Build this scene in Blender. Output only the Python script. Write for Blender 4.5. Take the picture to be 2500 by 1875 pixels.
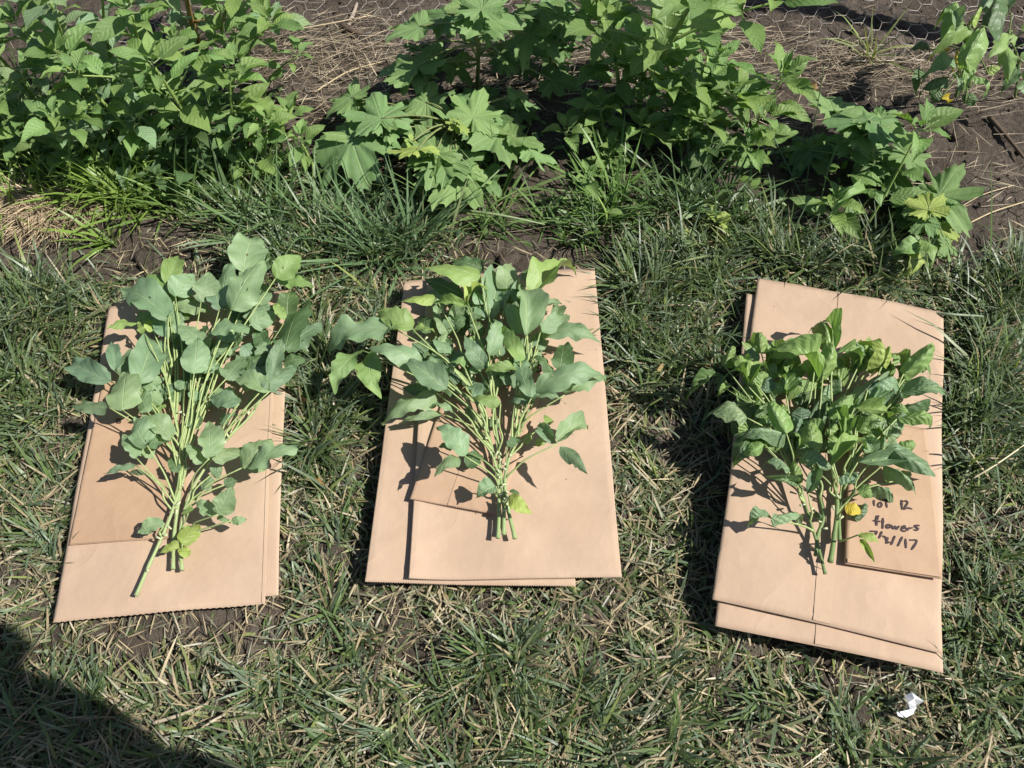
import bpy, math, random
import numpy as np
from mathutils import Vector, Matrix
R = math.radians
rnd = random.Random(7)
rng = np.random.default_rng(11)
for o in list(bpy.data.objects): bpy.data.objects.remove(o)
scene = bpy.context.scene
COL = scene.collection

# ------------------------------------------------------------------ camera
CH = 1.14            # camera height over the soil (m)
PITCH = 58.0         # degrees below the horizon
F = 2000.0           # focal length in pixels of a 2500 px wide picture
cam_d = bpy.data.cameras.new('camera')
cam_d.sensor_width = 36.0; cam_d.lens = 36.0 * F / 2500.0
cam_d.clip_start = 0.02; cam_d.clip_end = 400
cam = bpy.data.objects.new('camera', cam_d); COL.objects.link(cam)
cam.location = (0, 0, CH); cam.rotation_euler = (R(90 - PITCH), 0, 0)
scene.camera = cam

# ------------------------------------------------------------------ daylight
SUN_EL, SUN_AZ = 52.0, 15.0     # shadows fall to the left and SUN_AZ degrees away from the viewer
to_sun = Vector((math.cos(R(SUN_AZ)) * math.cos(R(SUN_EL)), -math.sin(R(SUN_AZ)) * math.cos(R(SUN_EL)), math.sin(R(SUN_EL))))
sun_d = bpy.data.lights.new('sun', 'SUN'); sun_d.energy = 5.0; sun_d.angle = R(0.53); sun_d.color = (1.0, 0.955, 0.88)
sun = bpy.data.objects.new('sun', sun_d); COL.objects.link(sun)
sun.rotation_euler = to_sun.to_track_quat('Z', 'Y').to_euler(); sun.location = (3, -1, 5)
world = bpy.data.worlds.new('World'); scene.world = world; world.use_nodes = True
wn = world.node_tree
sky = wn.nodes.new('ShaderNodeTexSky'); sky.sky_type = 'NISHITA'; sky.sun_disc = False
sky.sun_elevation = R(SUN_EL); sky.sun_rotation = math.atan2(to_sun.x, to_sun.y)
wn.links.new(sky.outputs[0], wn.nodes['Background'].inputs[0]); wn.nodes['Background'].inputs[1].default_value = 0.06
scene.view_settings.view_transform = 'Standard'; scene.view_settings.look = 'None'
scene.view_settings.gamma = 1.0; scene.view_settings.use_curve_mapping = False
scene.view_settings.exposure = 0.48

# ------------------------------------------------------------------ picture <-> ground geometry (used once, at build time)
_c, _s = math.cos(R(PITCH)), math.sin(R(PITCH))
def P(px, py, z=0.0):
    u, v = px - 1250.0, py - 937.5
    d = Vector((u, _c * F - v * _s, -_s * F - v * _c))
    return Vector((0, 0, CH)) + d * ((z - CH) / d.z)
def proj(x, y, z=0.0):
    dz = z - CH
    w = y * _c - dz * _s; up = y * _s + dz * _c
    return 1250 + F * x / w, 937.5 - F * up / w
def mpp(px, py, z=0.0):     # metres per pixel at that point
    p = P(px, py, z); return (p.y * _c - (p.z - CH) * _s) / F

# ------------------------------------------------------------------ materials
def newmat(name):
    m = bpy.data.materials.new(name); m.use_nodes = True
    nt = m.node_tree; b = nt.nodes['Principled BSDF']
    return m, nt, b
def N(nt, t, **k):
    n = nt.nodes.new(t)
    for a, v in k.items(): setattr(n, a, v)
    return n
def mth(nt, op, a, b=None, c=None, clamp=False):
    n = nt.nodes.new('ShaderNodeMath'); n.operation = op; n.use_clamp = clamp
    for i, x in enumerate((a, b, c)):
        if x is None: continue
        if isinstance(x, (int, float)): n.inputs[i].default_value = x
        else: nt.links.new(x, n.inputs[i])
    return n.outputs[0]
def mixc(nt, fac, a, b, mode='MIX'):
    n = nt.nodes.new('ShaderNodeMix'); n.data_type = 'RGBA'; n.blend_type = mode
    for i, x in ((0, fac), (6, a), (7, b)):
        if isinstance(x, (int, float)): n.inputs[i].default_value = x
        elif isinstance(x, (tuple, list)): n.inputs[i].default_value = (*x[:3], 1)
        else: nt.links.new(x, n.inputs[i])
    return n.outputs[2]
def bumpn(nt, h, strength=0.5, dist=0.002):
    b = nt.nodes.new('ShaderNodeBump'); b.inputs['Strength'].default_value = strength; b.inputs['Distance'].default_value = dist
    nt.links.new(h, b.inputs['Height']); return b.outputs[0]
def ramp(nt, x, stops):
    r = nt.nodes.new('ShaderNodeValToRGB'); nt.links.new(x, r.inputs[0])
    e = r.color_ramp.elements
    while len(e) < len(stops): e.new(0.5)
    for i, (p, c) in enumerate(stops): e[i].position = p; e[i].color = (*c, 1) if len(c) == 3 else c
    return r.outputs[0]
def noise(nt, vec, scale, detail=4, rough=0.55):
    n = nt.nodes.new('ShaderNodeTexNoise'); n.inputs['Scale'].default_value = scale
    n.inputs['Detail'].default_value = detail; n.inputs['Roughness'].default_value = rough
    if vec is not None: nt.links.new(vec, n.inputs['Vector'])
    return n.outputs[0]

def leaf_material(name, vein_n=7.0, vein_slope=1.1, vein_light=0.5, holes=0.0, rough=0.5, quilt=0.6, transl=0.28, spec=0.35):
    """leaf: colour of the object, midrib and side veins from the blade's own UV (u along, v across -1..1)"""
    m, nt, b = newmat(name)
    oi = N(nt, 'ShaderNodeObjectInfo'); uv = N(nt, 'ShaderNodeUVMap')
    sx = N(nt, 'ShaderNodeSeparateXYZ'); nt.links.new(uv.outputs[0], sx.inputs[0])
    u, v = sx.outputs[0], sx.outputs[1]
    av = mth(nt, 'ABSOLUTE', v)
    wob = noise(nt, uv.outputs[0], 3.5, 2)
    ph = mth(nt, 'ADD', mth(nt, 'SUBTRACT', mth(nt, 'MULTIPLY', u, vein_n), mth(nt, 'MULTIPLY', mth(nt, 'POWER', av, 0.85), vein_slope)), mth(nt, 'MULTIPLY', wob, 1.1))
    tri = mth(nt, 'ABSOLUTE', mth(nt, 'SUBTRACT', mth(nt, 'FRACT', ph), 0.5))          # 0.5 on the vein
    side = mth(nt, 'MULTIPLY', mth(nt, 'SMOOTH_MIN', mth(nt, 'MULTIPLY', mth(nt, 'SUBTRACT', tri, 0.455), 22), 1.0, 0.05), mth(nt, 'SUBTRACT', 1.05, av), clamp=True)
    mid = mth(nt, 'SUBTRACT', 1.0, mth(nt, 'MULTIPLY', av, 22), clamp=True)
    vein = mth(nt, 'MAXIMUM', mid, mth(nt, 'MULTIPLY', side, 0.55))
    tc = N(nt, 'ShaderNodeTexCoord')
    add = N(nt, 'ShaderNodeVectorMath', operation='ADD')
    nt.links.new(uv.outputs[0], add.inputs[0])
    cx = N(nt, 'ShaderNodeCombineXYZ'); nt.links.new(mth(nt, 'MULTIPLY', oi.outputs['Random'], 57), cx.inputs[0]); nt.links.new(mth(nt, 'MULTIPLY', oi.outputs['Random'], 31), cx.inputs[1])
    nt.links.new(cx.outputs[0], add.inputs[1])
    vec = add.outputs[0]
    blot = noise(nt, vec, 2.2, 3)
    fine = noise(nt, vec, 28, 3)
    base = mixc(nt, mth(nt, 'MULTIPLY', mth(nt, 'SUBTRACT', blot, 0.35), 1.1, clamp=True), oi.outputs['Color'], (0.62, 0.78, 0.5), 'MULTIPLY')
    base = mixc(nt, mth(nt, 'MULTIPLY', fine, 0.35), base, (0.55, 0.62, 0.5), 'MULTIPLY')
    base = mixc(nt, mth(nt, 'MULTIPLY', vein, vein_light), base, (0.52, 0.63, 0.33))
    sp = N(nt, 'ShaderNodeTexVoronoi'); sp.inputs['Scale'].default_value = 9; nt.links.new(vec, sp.inputs['Vector'])
    spot = mth(nt, 'LESS_THAN', sp.outputs['Distance'], 0.06)
    base = mixc(nt, mth(nt, 'MULTIPLY', spot, 0.6), base, (0.12, 0.09, 0.03))
    nt.links.new(base, b.inputs['Base Color'])
    b.inputs['Roughness'].default_value = rough; b.inputs['Specular IOR Level'].default_value = spec
    h = mth(nt, 'ADD', mth(nt, 'MULTIPLY', mth(nt, 'MULTIPLY', mth(nt, 'SUBTRACT', 0.5, tri), 2), quilt), mth(nt, 'MULTIPLY', fine, 0.4))
    h = mth(nt, 'SUBTRACT', h, mth(nt, 'MULTIPLY', mid, 0.8))
    bn = bumpn(nt, h, 0.55, 0.0022); nt.links.new(bn, b.inputs['Normal'])
    tr = N(nt, 'ShaderNodeBsdfTranslucent'); nt.links.new(mixc(nt, 1.0, base, (1.15, 1.35, 0.55), 'MULTIPLY'), tr.inputs[0]); nt.links.new(bn, tr.inputs['Normal'])
    mx = N(nt, 'ShaderNodeMixShader'); mx.inputs[0].default_value = transl
    nt.links.new(b.outputs[0], mx.inputs[1]); nt.links.new(tr.outputs[0], mx.inputs[2])
    out = nt.nodes['Material Output']; last = mx.outputs[0]
    if holes > 0:       # insect holes: open discs that only some leaves carry
        vo = N(nt, 'ShaderNodeTexVoronoi'); vo.inputs['Scale'].default_value = 3.6; nt.links.new(vec, vo.inputs['Vector'])
        sc = N(nt, 'ShaderNodeSeparateColor'); nt.links.new(vo.outputs['Color'], sc.inputs[0])
        d = mth(nt, 'ADD', vo.outputs['Distance'], mth(nt, 'MULTIPLY', mth(nt, 'SUBTRACT', fine, 0.5), 0.16))
        rad = mth(nt, 'MULTIPLY', mth(nt, 'GREATER_THAN', sc.outputs[0], 1 - holes), mth(nt, 'ADD', mth(nt, 'MULTIPLY', sc.outputs[1], 0.13), 0.03))
        hole = mth(nt, 'LESS_THAN', d, rad)
        tp = N(nt, 'ShaderNodeBsdfTransparent'); m2 = N(nt, 'ShaderNodeMixShader')
        nt.links.new(hole, m2.inputs[0]); nt.links.new(last, m2.inputs[1]); nt.links.new(tp.outputs[0], m2.inputs[2]); last = m2.outputs[0]
    nt.links.new(last, out.inputs[0])
    return m

MAT = {}
MAT['soy'] = leaf_material('soybean_leaf', 6, 1.5, 0.7, holes=0.34, rough=0.45, quilt=0.3, spec=0.5)
MAT['soyrough'] = leaf_material('crinkled_soybean_leaf', 7, 1.7, 0.65, holes=0.03, rough=0.42, quilt=1.0, spec=0.5)
MAT['pig'] = leaf_material('pigweed_leaf', 8, 1.8, 0.42, holes=0.04, rough=0.42, quilt=0.6, transl=0.32)
MAT['lobe'] = leaf_material('lobed_leaf', 5, 1.0, 0.25, holes=0.10, rough=0.6, quilt=0.25, transl=0.25, spec=0.25)

def attr_mat(name, rough=0.5, transl=0.25, spec=0.35, obj_color=False, grain=300):
    m, nt, b = newmat(name)
    if obj_color:
        oi = N(nt, 'ShaderNodeObjectInfo'); c = oi.outputs['Color']
    else:
        at = N(nt, 'ShaderNodeAttribute'); at.attribute_name = 'Col'; c = at.outputs['Color']
    tc = N(nt, 'ShaderNodeTexCoord')
    n = noise(nt, tc.outputs['Object'], grain, 2)
    c = mixc(nt, mth(nt, 'MULTIPLY', n, 0.5), c, (0.45, 0.45, 0.4), 'MULTIPLY')
    nt.links.new(c, b.inputs['Base Color']); b.inputs['Roughness'].default_value = rough; b.inputs['Specular IOR Level'].default_value = spec
    nt.links.new(bumpn(nt, n, 0.3, 0.0006), b.inputs['Normal'])
    if transl > 0:
        tr = N(nt, 'ShaderNodeBsdfTranslucent'); nt.links.new(mixc(nt, 1.0, c, (1.2, 1.3, 0.6), 'MULTIPLY'), tr.inputs[0])
        mx = N(nt, 'ShaderNodeMixShader'); mx.inputs[0].default_value = transl
        nt.links.new(b.outputs[0], mx.inputs[1]); nt.links.new(tr.outputs[0], mx.inputs[2]); nt.links.new(mx.outputs[0], nt.nodes['Material Output'].inputs[0])
    return m
MAT['grass'] = attr_mat('grass_blades', 0.42, 0.25, 0.45)
MAT['straw'] = attr_mat('dry_straw', 0.6, 0.1, 0.3)
MAT['stem'] = attr_mat('green_stem', 0.5, 0.12, 0.35, obj_color=True, grain=220)
MAT['solid'] = attr_mat('plain_matte', 0.7, 0.0, 0.3, obj_color=True, grain=150)

# kraft paper
def kraft():
    m, nt, b = newmat('kraft_paper')
    tc = N(nt, 'ShaderNodeTexCoord'); oi = N(nt, 'ShaderNodeObjectInfo')
    big = noise(nt, tc.outputs['Object'], 9, 4, 0.6); mid = noise(nt, tc.outputs['Object'], 70, 3)
    mp = N(nt, 'ShaderNodeMapping'); mp.inputs['Scale'].default_value = (900, 160, 300); nt.links.new(tc.outputs['Object'], mp.inputs[0])
    fib = noise(nt, mp.outputs[0], 1.0, 3, 0.7)
    c = mixc(nt, mth(nt, 'MULTIPLY', mth(nt, 'SUBTRACT', big, 0.42), 2.2, clamp=True), (0.435, 0.315, 0.225), (0.53, 0.40, 0.292))
    c = mixc(nt, mth(nt, 'MULTIPLY', fib, 0.35), c, (0.37, 0.25, 0.17))
    c = mixc(nt, mth(nt, 'MULTIPLY', mth(nt, 'SUBTRACT', mid, 0.5), 0.5, clamp=True), c, (0.50, 0.365, 0.25))
    sp = N(nt, 'ShaderNodeTexVoronoi'); sp.inputs['Scale'].default_value = 38; nt.links.new(tc.outputs['Object'], sp.inputs['Vector'])
    sc = N(nt, 'ShaderNodeSeparateColor'); nt.links.new(sp.outputs['Color'], sc.inputs[0])
    dot = mth(nt, 'MULTIPLY', mth(nt, 'LESS_THAN', sp.outputs['Distance'], 0.05), mth(nt, 'GREATER_THAN', sc.outputs[0], 0.93))
    c = mixc(nt, mth(nt, 'MULTIPLY', dot, 0.8), c, (0.12, 0.07, 0.04))
    c = mixc(nt, 1.0, c, oi.outputs['Color'], 'MULTIPLY')
    nt.links.new(c, b.inputs['Base Color']); b.inputs['Roughness'].default_value = 0.72; b.inputs['Specular IOR Level'].default_value = 0.25
    wr0 = noise(nt, tc.outputs['Object'], 14, 4, 0.55)
    rg = mth(nt, 'POWER', mth(nt, 'SUBTRACT', 1.0, mth(nt, 'ABSOLUTE', mth(nt, 'MULTIPLY', mth(nt, 'SUBTRACT', noise(nt, tc.outputs['Object'], 7, 2, 0.5), 0.5), 9)), clamp=True), 3)
    wr = mth(nt, 'ADD', wr0, mth(nt, 'MULTIPLY', rg, 0.14))
    h = mth(nt, 'ADD', mth(nt, 'MULTIPLY', wr, 1.0), mth(nt, 'MULTIPLY', fib, 0.05))
    nt.links.new(bumpn(nt, h, 0.5, 0.006), b.inputs['Normal'])
    return m
MAT['kraft'] = kraft()

def soil_mat():
    m, nt, b = newmat('soil')
    tc = N(nt, 'ShaderNodeTexCoord'); v = tc.outputs['Object']
    n1 = noise(nt, v, 6, 6, 0.6); n2 = noise(nt, v, 90, 5, 0.65); n3 = noise(nt, v, 420, 3, 0.7)
    c = ramp(nt, n1, [(0.3, (0.085, 0.070, 0.057)), (0.55, (0.16, 0.134, 0.110)), (0.75, (0.235, 0.20, 0.165))])
    c = mixc(nt, mth(nt, 'MULTIPLY', mth(nt, 'SUBTRACT', n2, 0.35), 1.8, clamp=True), mixc(nt, 1.0, c, (0.5, 0.48, 0.46), 'MULTIPLY'), c)
    grain = mth(nt, 'GREATER_THAN', n3, 0.66)
    c = mixc(nt, mth(nt, 'MULTIPLY', grain, 0.6), c, (0.30, 0.24, 0.18))
    dv = N(nt, 'ShaderNodeVectorMath', operation='MULTIPLY_ADD'); nn = N(nt, 'ShaderNodeTexNoise'); nn.inputs['Scale'].default_value = 25; nt.links.new(v, nn.inputs['Vector'])
    nt.links.new(nn.outputs['Color'], dv.inputs[0]); dv.inputs[1].default_value = (0.035, 0.035, 0.035); nt.links.new(v, dv.inputs[2])
    vo = N(nt, 'ShaderNodeTexVoronoi', feature='DISTANCE_TO_EDGE'); vo.inputs['Scale'].default_value = 26; nt.links.new(dv.outputs[0], vo.inputs['Vector'])
    crack = mth(nt, 'MULTIPLY', mth(nt, 'SUBTRACT', 0.05, vo.outputs[0]), 20, clamp=True)
    cm = mth(nt, 'MULTIPLY', crack, mth(nt, 'MULTIPLY', mth(nt, 'SUBTRACT', n1, 0.52), 6, clamp=True))
    c = mixc(nt, mth(nt, 'MULTIPLY', cm, 0.75), c, (0.035, 0.025, 0.018))
    nt.links.new(c, b.inputs['Base Color']); b.inputs['Roughness'].default_value = 0.9; b.inputs['Specular IOR Level'].default_value = 0.15
    h = mth(nt, 'SUBTRACT', mth(nt, 'ADD', mth(nt, 'MULTIPLY', n2, 1.0), mth(nt, 'MULTIPLY', n3, 0.35)), mth(nt, 'MULTIPLY', cm, 0.8))
    nt.links.new(bumpn(nt, h, 1.0, 0.010), b.inputs['Normal'])
    return m
MAT['soil'] = soil_mat()
def plain(name, col, rough=0.6, metal=0.0, spec=0.4):
    m, nt, b = newmat(name)
    tc = N(nt, 'ShaderNodeTexCoord'); n = noise(nt, tc.outputs['Object'], 80, 3)
    c = mixc(nt, mth(nt, 'MULTIPLY', n, 0.4), col, tuple(x * 0.6 for x in col))
    nt.links.new(c, b.inputs['Base Color']); b.inputs['Roughness'].default_value = rough; b.inputs['Metallic'].default_value = metal; b.inputs['Specular IOR Level'].default_value = spec
    return m
MAT['ink'] = plain('marker_ink', (0.035, 0.016, 0.02), 0.5)
MAT['wire'] = plain('galvanised_wire', (0.5, 0.46, 0.40), 0.5, 0.3)
MAT['white'] = plain('white_scrap', (0.82, 0.82, 0.84), 0.45)
MAT['wood'] = plain('weathered_wood', (0.26, 0.20, 0.15), 0.8)
MAT['shirt'] = plain('blue_shirt_cloth', (0.08, 0.13, 0.25), 0.9)
MAT['jeans'] = plain('denim_cloth', (0.05, 0.07, 0.13), 0.9)
MAT['skin'] = plain('skin', (0.55, 0.33, 0.24), 0.55)
MAT['hat'] = plain('hat_cloth', (0.45, 0.36, 0.22), 0.85)
MAT['hair'] = plain('hair', (0.05, 0.03, 0.02), 0.6)
MAT['glassblack'] = plain('phone_case', (0.02, 0.02, 0.022), 0.3)

# ------------------------------------------------------------------ object helpers
def link(name, mesh, mat=None, parent=None, color=None):
    o = bpy.data.objects.new(name, mesh); COL.objects.link(o)
    if mat is not None and not mesh.materials: mesh.materials.append(mat)
    if parent is not None: o.parent = parent
    if color is not None: o.color = (*color, 1)
    return o
def mesh_from(name, verts, faces, uv=None, col=None, smooth=True):
    me = bpy.data.meshes.new(name); me.from_pydata([tuple(v) for v in verts], [], faces)
    if uv is not None:
        l = me.uv_layers.new(name='UVMap'); idx = np.empty(len(me.loops), dtype=np.int32); me.loops.foreach_get('vertex_index', idx)
        l.data.foreach_set('uv', np.asarray(uv, dtype=np.float32)[idx].ravel())
    if col is not None:
        a = me.color_attributes.new('Col', 'FLOAT_COLOR', 'POINT'); a.data.foreach_set('color', np.asarray(col, dtype=np.float32).ravel())
    if smooth: me.shade_smooth()
    return me
def empty(name, loc, label, cat, group=None):
    o = bpy.data.objects.new(name, None); COL.objects.link(o); o.location = loc; o.empty_display_size = 0.02
    tag(o, label, cat, group); return o
def tag(o, label, cat, group=None, kind=None):
    if label: o['label'] = label
    if cat: o['category'] = cat
    if group: o['group'] = group
    if kind: o['kind'] = kind
    return o
def smooth_path(pts, n=5):
    pts = [Vector(p) for p in pts]
    if len(pts) < 3:
        return [pts[0].lerp(pts[-1], i / n) for i in range(n + 1)]
    out = []; q = [pts[0] * 2 - pts[1]] + pts + [pts[-1] * 2 - pts[-2]]
    for i in range(1, len(q) - 2):
        a, b, c, d = q[i - 1], q[i], q[i + 1], q[i + 2]
        for k in range(n):
            t = k / n
            out.append(0.5 * ((2 * b) + (c - a) * t + (2 * a - 5 * b + 4 * c - d) * t * t + (3 * b - a - 3 * c + d) * t ** 3))
    out.append(pts[-1]); return out
def tube(pts, r0, r1, sides=6, nodes=0.0):
    vs, fs = [], []; n = len(pts)
    for i, p in enumerate(pts):
        d = (pts[min(i + 1, n - 1)] - pts[max(i - 1, 0)]).normalized()
        a = d.orthogonal().normalized() if abs(d.z) > 0.99 else d.cross(Vector((0, 0, 1))).normalized(); b = d.cross(a)
        r = r0 + (r1 - r0) * i / (n - 1)
        if nodes and i % 5 == 0: r *= 1 + nodes
        for k in range(sides):
            w = 2 * math.pi * k / sides; vs.append(p + (a * math.cos(w) + b * math.sin(w)) * r)
    for i in range(n - 1):
        for k in range(sides):
            k2 = (k + 1) % sides; fs.append((i * sides + k, i * sides + k2, (i + 1) * sides + k2, (i + 1) * sides + k))
    fs.append(tuple(range(sides - 1, -1, -1))); fs.append(tuple((n - 1) * sides + k for k in range(sides)))
    return vs, fs
def add_tube(acc, t):
    o = len(acc[0]); acc[0].extend(t[0]); acc[1].extend([tuple(i + o for i in f) for f in t[1]])

# ------------------------------------------------------------------ leaf blades (unit length along +X)
def blade_mesh(name, a, b, arch=0.12, fold=0.15, wave=0.03, tooth=0.0, stalk=0.0, twist=0.0, tipcurl=0.0, seed=0, nu=14, nv=6, mat=None, bite=0):
    """a, b shape the outline t^a (1-t)^b; arch bows it, fold lifts (+) or drops (-) the margins"""
    r = random.Random(seed); tm = a / (a + b); wm = tm ** a * (1 - tm) ** b
    vs, uv, fs = [], [], []
    bites = [(r.uniform(.2, .9), r.choice((-1, 1)), r.uniform(.12, .42), r.uniform(.03, .08)) for _ in range(bite)]
    ph = r.uniform(0, 6)
    asym = r.uniform(-.12, .12)
    for i in range(nu + 1):
        t = i / nu; w = 0.5 * (max(t, 0) ** a) * (max(1 - t, 0) ** b) / wm
        if tooth: w *= 1 + tooth * (1 if i % 2 else -1)
        for j in range(nv + 1):
            v = 2 * j / nv - 1
            ww = w * (1 + asym * (1 if v > 0 else -1))
            for bt, bs, bd, br in bites:
                if v * bs > 0 and abs(t - bt) < br: ww *= 1 - bd * (1 - (abs(t - bt) / br) ** 2)
            x = stalk + (1 - stalk) * t; y = v * ww
            z = arch * (math.sin(math.pi * t) if arch >= 0 else math.sin(math.pi * t))
            z += fold * abs(y) * (1 - 0.3 * t) + wave * (v * v) * (math.sin(t * 11 + ph + (2 if v > 0 else 0)) + .6 * math.sin(t * 23 + ph * 2 + (1 if v > 0 else 0)))
            z -= tipcurl * max(0, t - 0.55) ** 2 * 4
            x -= tipcurl * max(0, t - 0.7) ** 2 * 1.2
            if fold < -0.4 or fold > 0.4: y *= 0.9
            y += 0.07 * twist * math.sin(t * 3.1); z += twist * v * ww * (t - .3)
            vs.append((x, y, z)); uv.append((t, v))
    for i in range(nu):
        for j in range(nv):
            q = i * (nv + 1) + j; fs.append((q, q + nv + 1, q + nv + 2, q + 1))
    if stalk > 0:
        o = len(vs); k = 0.022
        for x, rr in ((0, k), (stalk * 1.15, k * .8)):
            for q in range(4):
                w = math.pi / 2 * q; vs.append((x, rr * math.cos(w), rr * math.sin(w) + (arch * 0.02))); uv.append((0.0, 0.0))
        for q in range(4): fs.append((o + q, o + (q + 1) % 4, o + 4 + (q + 1) % 4, o + 4 + q))
    me = mesh_from(name, vs, fs, uv)
    if mat: me.materials.append(mat)
    return me
SOY_B = [blade_mesh('broad_leaf', .56, .92, arch=rnd.uniform(.03, .16), fold=rnd.uniform(-.2, .5), wave=rnd.uniform(.02, .07), twist=rnd.uniform(-.5, .5), tipcurl=rnd.uniform(0, .25), seed=i, mat=MAT['soy'], bite=(i % 4), nu=18) for i in range(10)]
SOY_L = [blade_mesh('long_leaf', .54, 1.08, arch=rnd.uniform(.05, .2), fold=rnd.uniform(-.3, .6), wave=rnd.uniform(.02, .07), twist=rnd.uniform(-.7, .7), tipcurl=rnd.uniform(0, .45), seed=20 + i, mat=MAT['soy'], bite=(i % 4), nu=18) for i in range(10)]
SOY_C = [blade_mesh('curled_leaf', .52, 1.15, arch=rnd.uniform(.2, .42), fold=rnd.choice((-.9, -.6, .6, 1.0, -.4)), wave=rnd.uniform(.05, .11), twist=rnd.uniform(-1.0, 1.0), tipcurl=rnd.uniform(.2, .8), seed=40 + i, nu=16, mat=MAT['soyrough']) for i in range(12)]
PIG = [blade_mesh('pigweed_blade', .8, 1.25, arch=rnd.uniform(.02, .11), fold=rnd.uniform(.0, .3), wave=rnd.uniform(.01, .035), stalk=.16, twist=rnd.uniform(-.25, .25), tipcurl=rnd.uniform(0, .1), seed=60 + i, nu=12, nv=4, mat=MAT['pig'], tooth=.015) for i in range(10)]

def lobed_mesh(name, seed, mat, k=1.0):
    r = random.Random(seed)
    ctrl = [(0, .98), (8, .95), (17, .84), (25, .62), (31, .50), (37, .58), (45, .84), (55, .93), (65, .84), (73, .58), (80, .46), (90, .60), (103, .78), (126, .66), (140, .5), (155, .48), (168, .40), (176, .2), (180, .10)]
    xs = [c[0] for c in ctrl]; n = 120; m = 7
    jr = [1 + r.uniform(-.13, .13) for _ in ctrl]; jl = [1 + r.uniform(-.13, .13) for _ in ctrl]
    ph0 = r.uniform(0, 6)
    cup = r.uniform(-.15, .3); droop = r.uniform(.03, .25); vs, uv, fs = [(0, 0, 0)], [(0, 0)], []
    ph = r.uniform(0, 6)
    for ring in range(1, m + 1):
        f = ring / m
        for i in range(n):
            a = 360 * i / n - 180; aa = abs(a); jj = jr if a > 0 else jl
            rad = float(np.interp(aa, xs, [c[1] * q for c, q in zip(ctrl, jj)]))
            tooth = (0.055 if i % 4 == 0 else (-0.03 if i % 4 == 2 else 0.0)) * (.4 + 1.2 * abs(math.sin(i * 1.3 + ph0))) + r.uniform(-.025, .025)
            rr = (rad * k + (1 - k) * .8 * min(1, (184 - aa) / 40)) * f * (1 + tooth * f ** 6 * 1.3)
            x = rr * math.cos(math.radians(a)); y = rr * math.sin(math.radians(a))
            z = cup * abs(y) ** 1.3 - droop * rr * rr + 0.08 * f * f * math.sin(math.radians(a) * 5 + ph) + 0.05 * math.sin(7 * x + ph) * f + 0.02 * f * f * math.sin(math.radians(a) * 17 + ph)
            vs.append((x, y, z))
            la = min((0, 56, 112), key=lambda q: abs(aa - q)); d = math.radians(aa - la) * f
            uv.append((f, d * 1.6))
    for i in range(n): fs.append((0, 1 + i, 1 + (i + 1) % n))
    for ring in range(m - 1):
        o = 1 + ring * n
        for i in range(n): fs.append((o + i, o + n + i, o + n + (i + 1) % n, o + (i + 1) % n))
    me = mesh_from(name, vs, fs, uv); me.materials.append(mat); return me
LOBE = [lobed_mesh('lobed_blade', 80 + i, MAT['lobe'], 1.0 if i < 6 else 0.6) for i in range(8)]

def place_leaf(mesh, base, tip, width, root, color, roll=0.0, name='leaf', up=Vector((0, 0, 1))):
    """leaf object from base to tip, child of root; width in metres"""
    d = tip - base; L = d.length
    if L < 1e-4: return None
    x = d / L; y = up.cross(x)
    if y.length < 0.05: y = Vector((0, 1, 0)).cross(x)
    y.normalize(); z = x.cross(y)
    Rm = Matrix.Rotation(roll, 3, x); y = Rm @ y; z = Rm @ z
    M = Matrix(((x.x * L, y.x * width, z.x * L, base.x), (x.y * L, y.y * width, z.y * L, base.y), (x.z * L, y.z * width, z.z * L, base.z), (0, 0, 0, 1)))
    o = bpy.data.objects.new(name, mesh); COL.objects.link(o); o.parent = root
    o.matrix_basis = Matrix.Translation(-root.location) @ M
    o.color = (*color, 1); return o
def stem_obj(name, pts, r0, r1, root, color, sides=6, nodes=0.12, mat=None, n=5):
    q = [p - root.location for p in smooth_path(pts, n)]
    v, f = tube(q, r0, r1, sides, nodes)
    return link(name, mesh_from(name, v, f), mat or MAT['stem'], root, color)

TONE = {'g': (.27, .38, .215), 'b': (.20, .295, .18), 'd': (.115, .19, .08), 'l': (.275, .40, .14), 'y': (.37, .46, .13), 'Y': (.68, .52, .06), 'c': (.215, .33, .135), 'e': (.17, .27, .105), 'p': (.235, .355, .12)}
def tone(c, j=0.12):
    t = TONE[c]; k = 1 + rnd.uniform(-j, j); q = rnd.uniform(-j, j) * .5
    return (t[0] * k * (1 + q), t[1] * k, t[2] * k * (1 - q))

# ------------------------------------------------------------------ ground
def vnoise(x, y, s, seed):
    g = np.random.default_rng(seed).random((64, 64)); X = x * s; Y = y * s
    xi = np.floor(X).astype(int); yi = np.floor(Y).astype(int); fx = X - xi; fy = Y - yi
    fx = fx * fx * (3 - 2 * fx); fy = fy * fy * (3 - 2 * fy)
    a = g[yi % 64, xi % 64]; b = g[yi % 64, (xi + 1) % 64]; c = g[(yi + 1) % 64, xi % 64]; d = g[(yi + 1) % 64, (xi + 1) % 64]
    return (a * (1 - fx) + b * fx) * (1 - fy) + (c * (1 - fx) + d * fx) * fy
def soil_height(x, y):
    x = np.asarray(x, float); y = np.asarray(y, float)
    h = (vnoise(x, y, 3, 1) - .5) * .016 + (vnoise(x, y, 11, 2) - .5) * .012 + (vnoise(x, y, 34, 3) - .5) * .010 + (np.abs(vnoise(x, y, 62, 4) - .5)) * .012 + (vnoise(x, y, 100, 8) - .5) * .005
    fade = np.clip((3.2 - np.hypot(x, y - .8)) / 1.2, 0, 1)
    return h * fade
def axis(lo, hi, fine_lo, fine_hi, step):
    a = list(np.arange(fine_lo, fine_hi + 1e-6, step)); s = step; x = fine_hi
    while x < hi: s *= 1.35; x += s; a.append(x)
    s = step; x = fine_lo
    while x > lo: s *= 1.35; x -= s; a.insert(0, x)
    return np.array(a)
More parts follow.
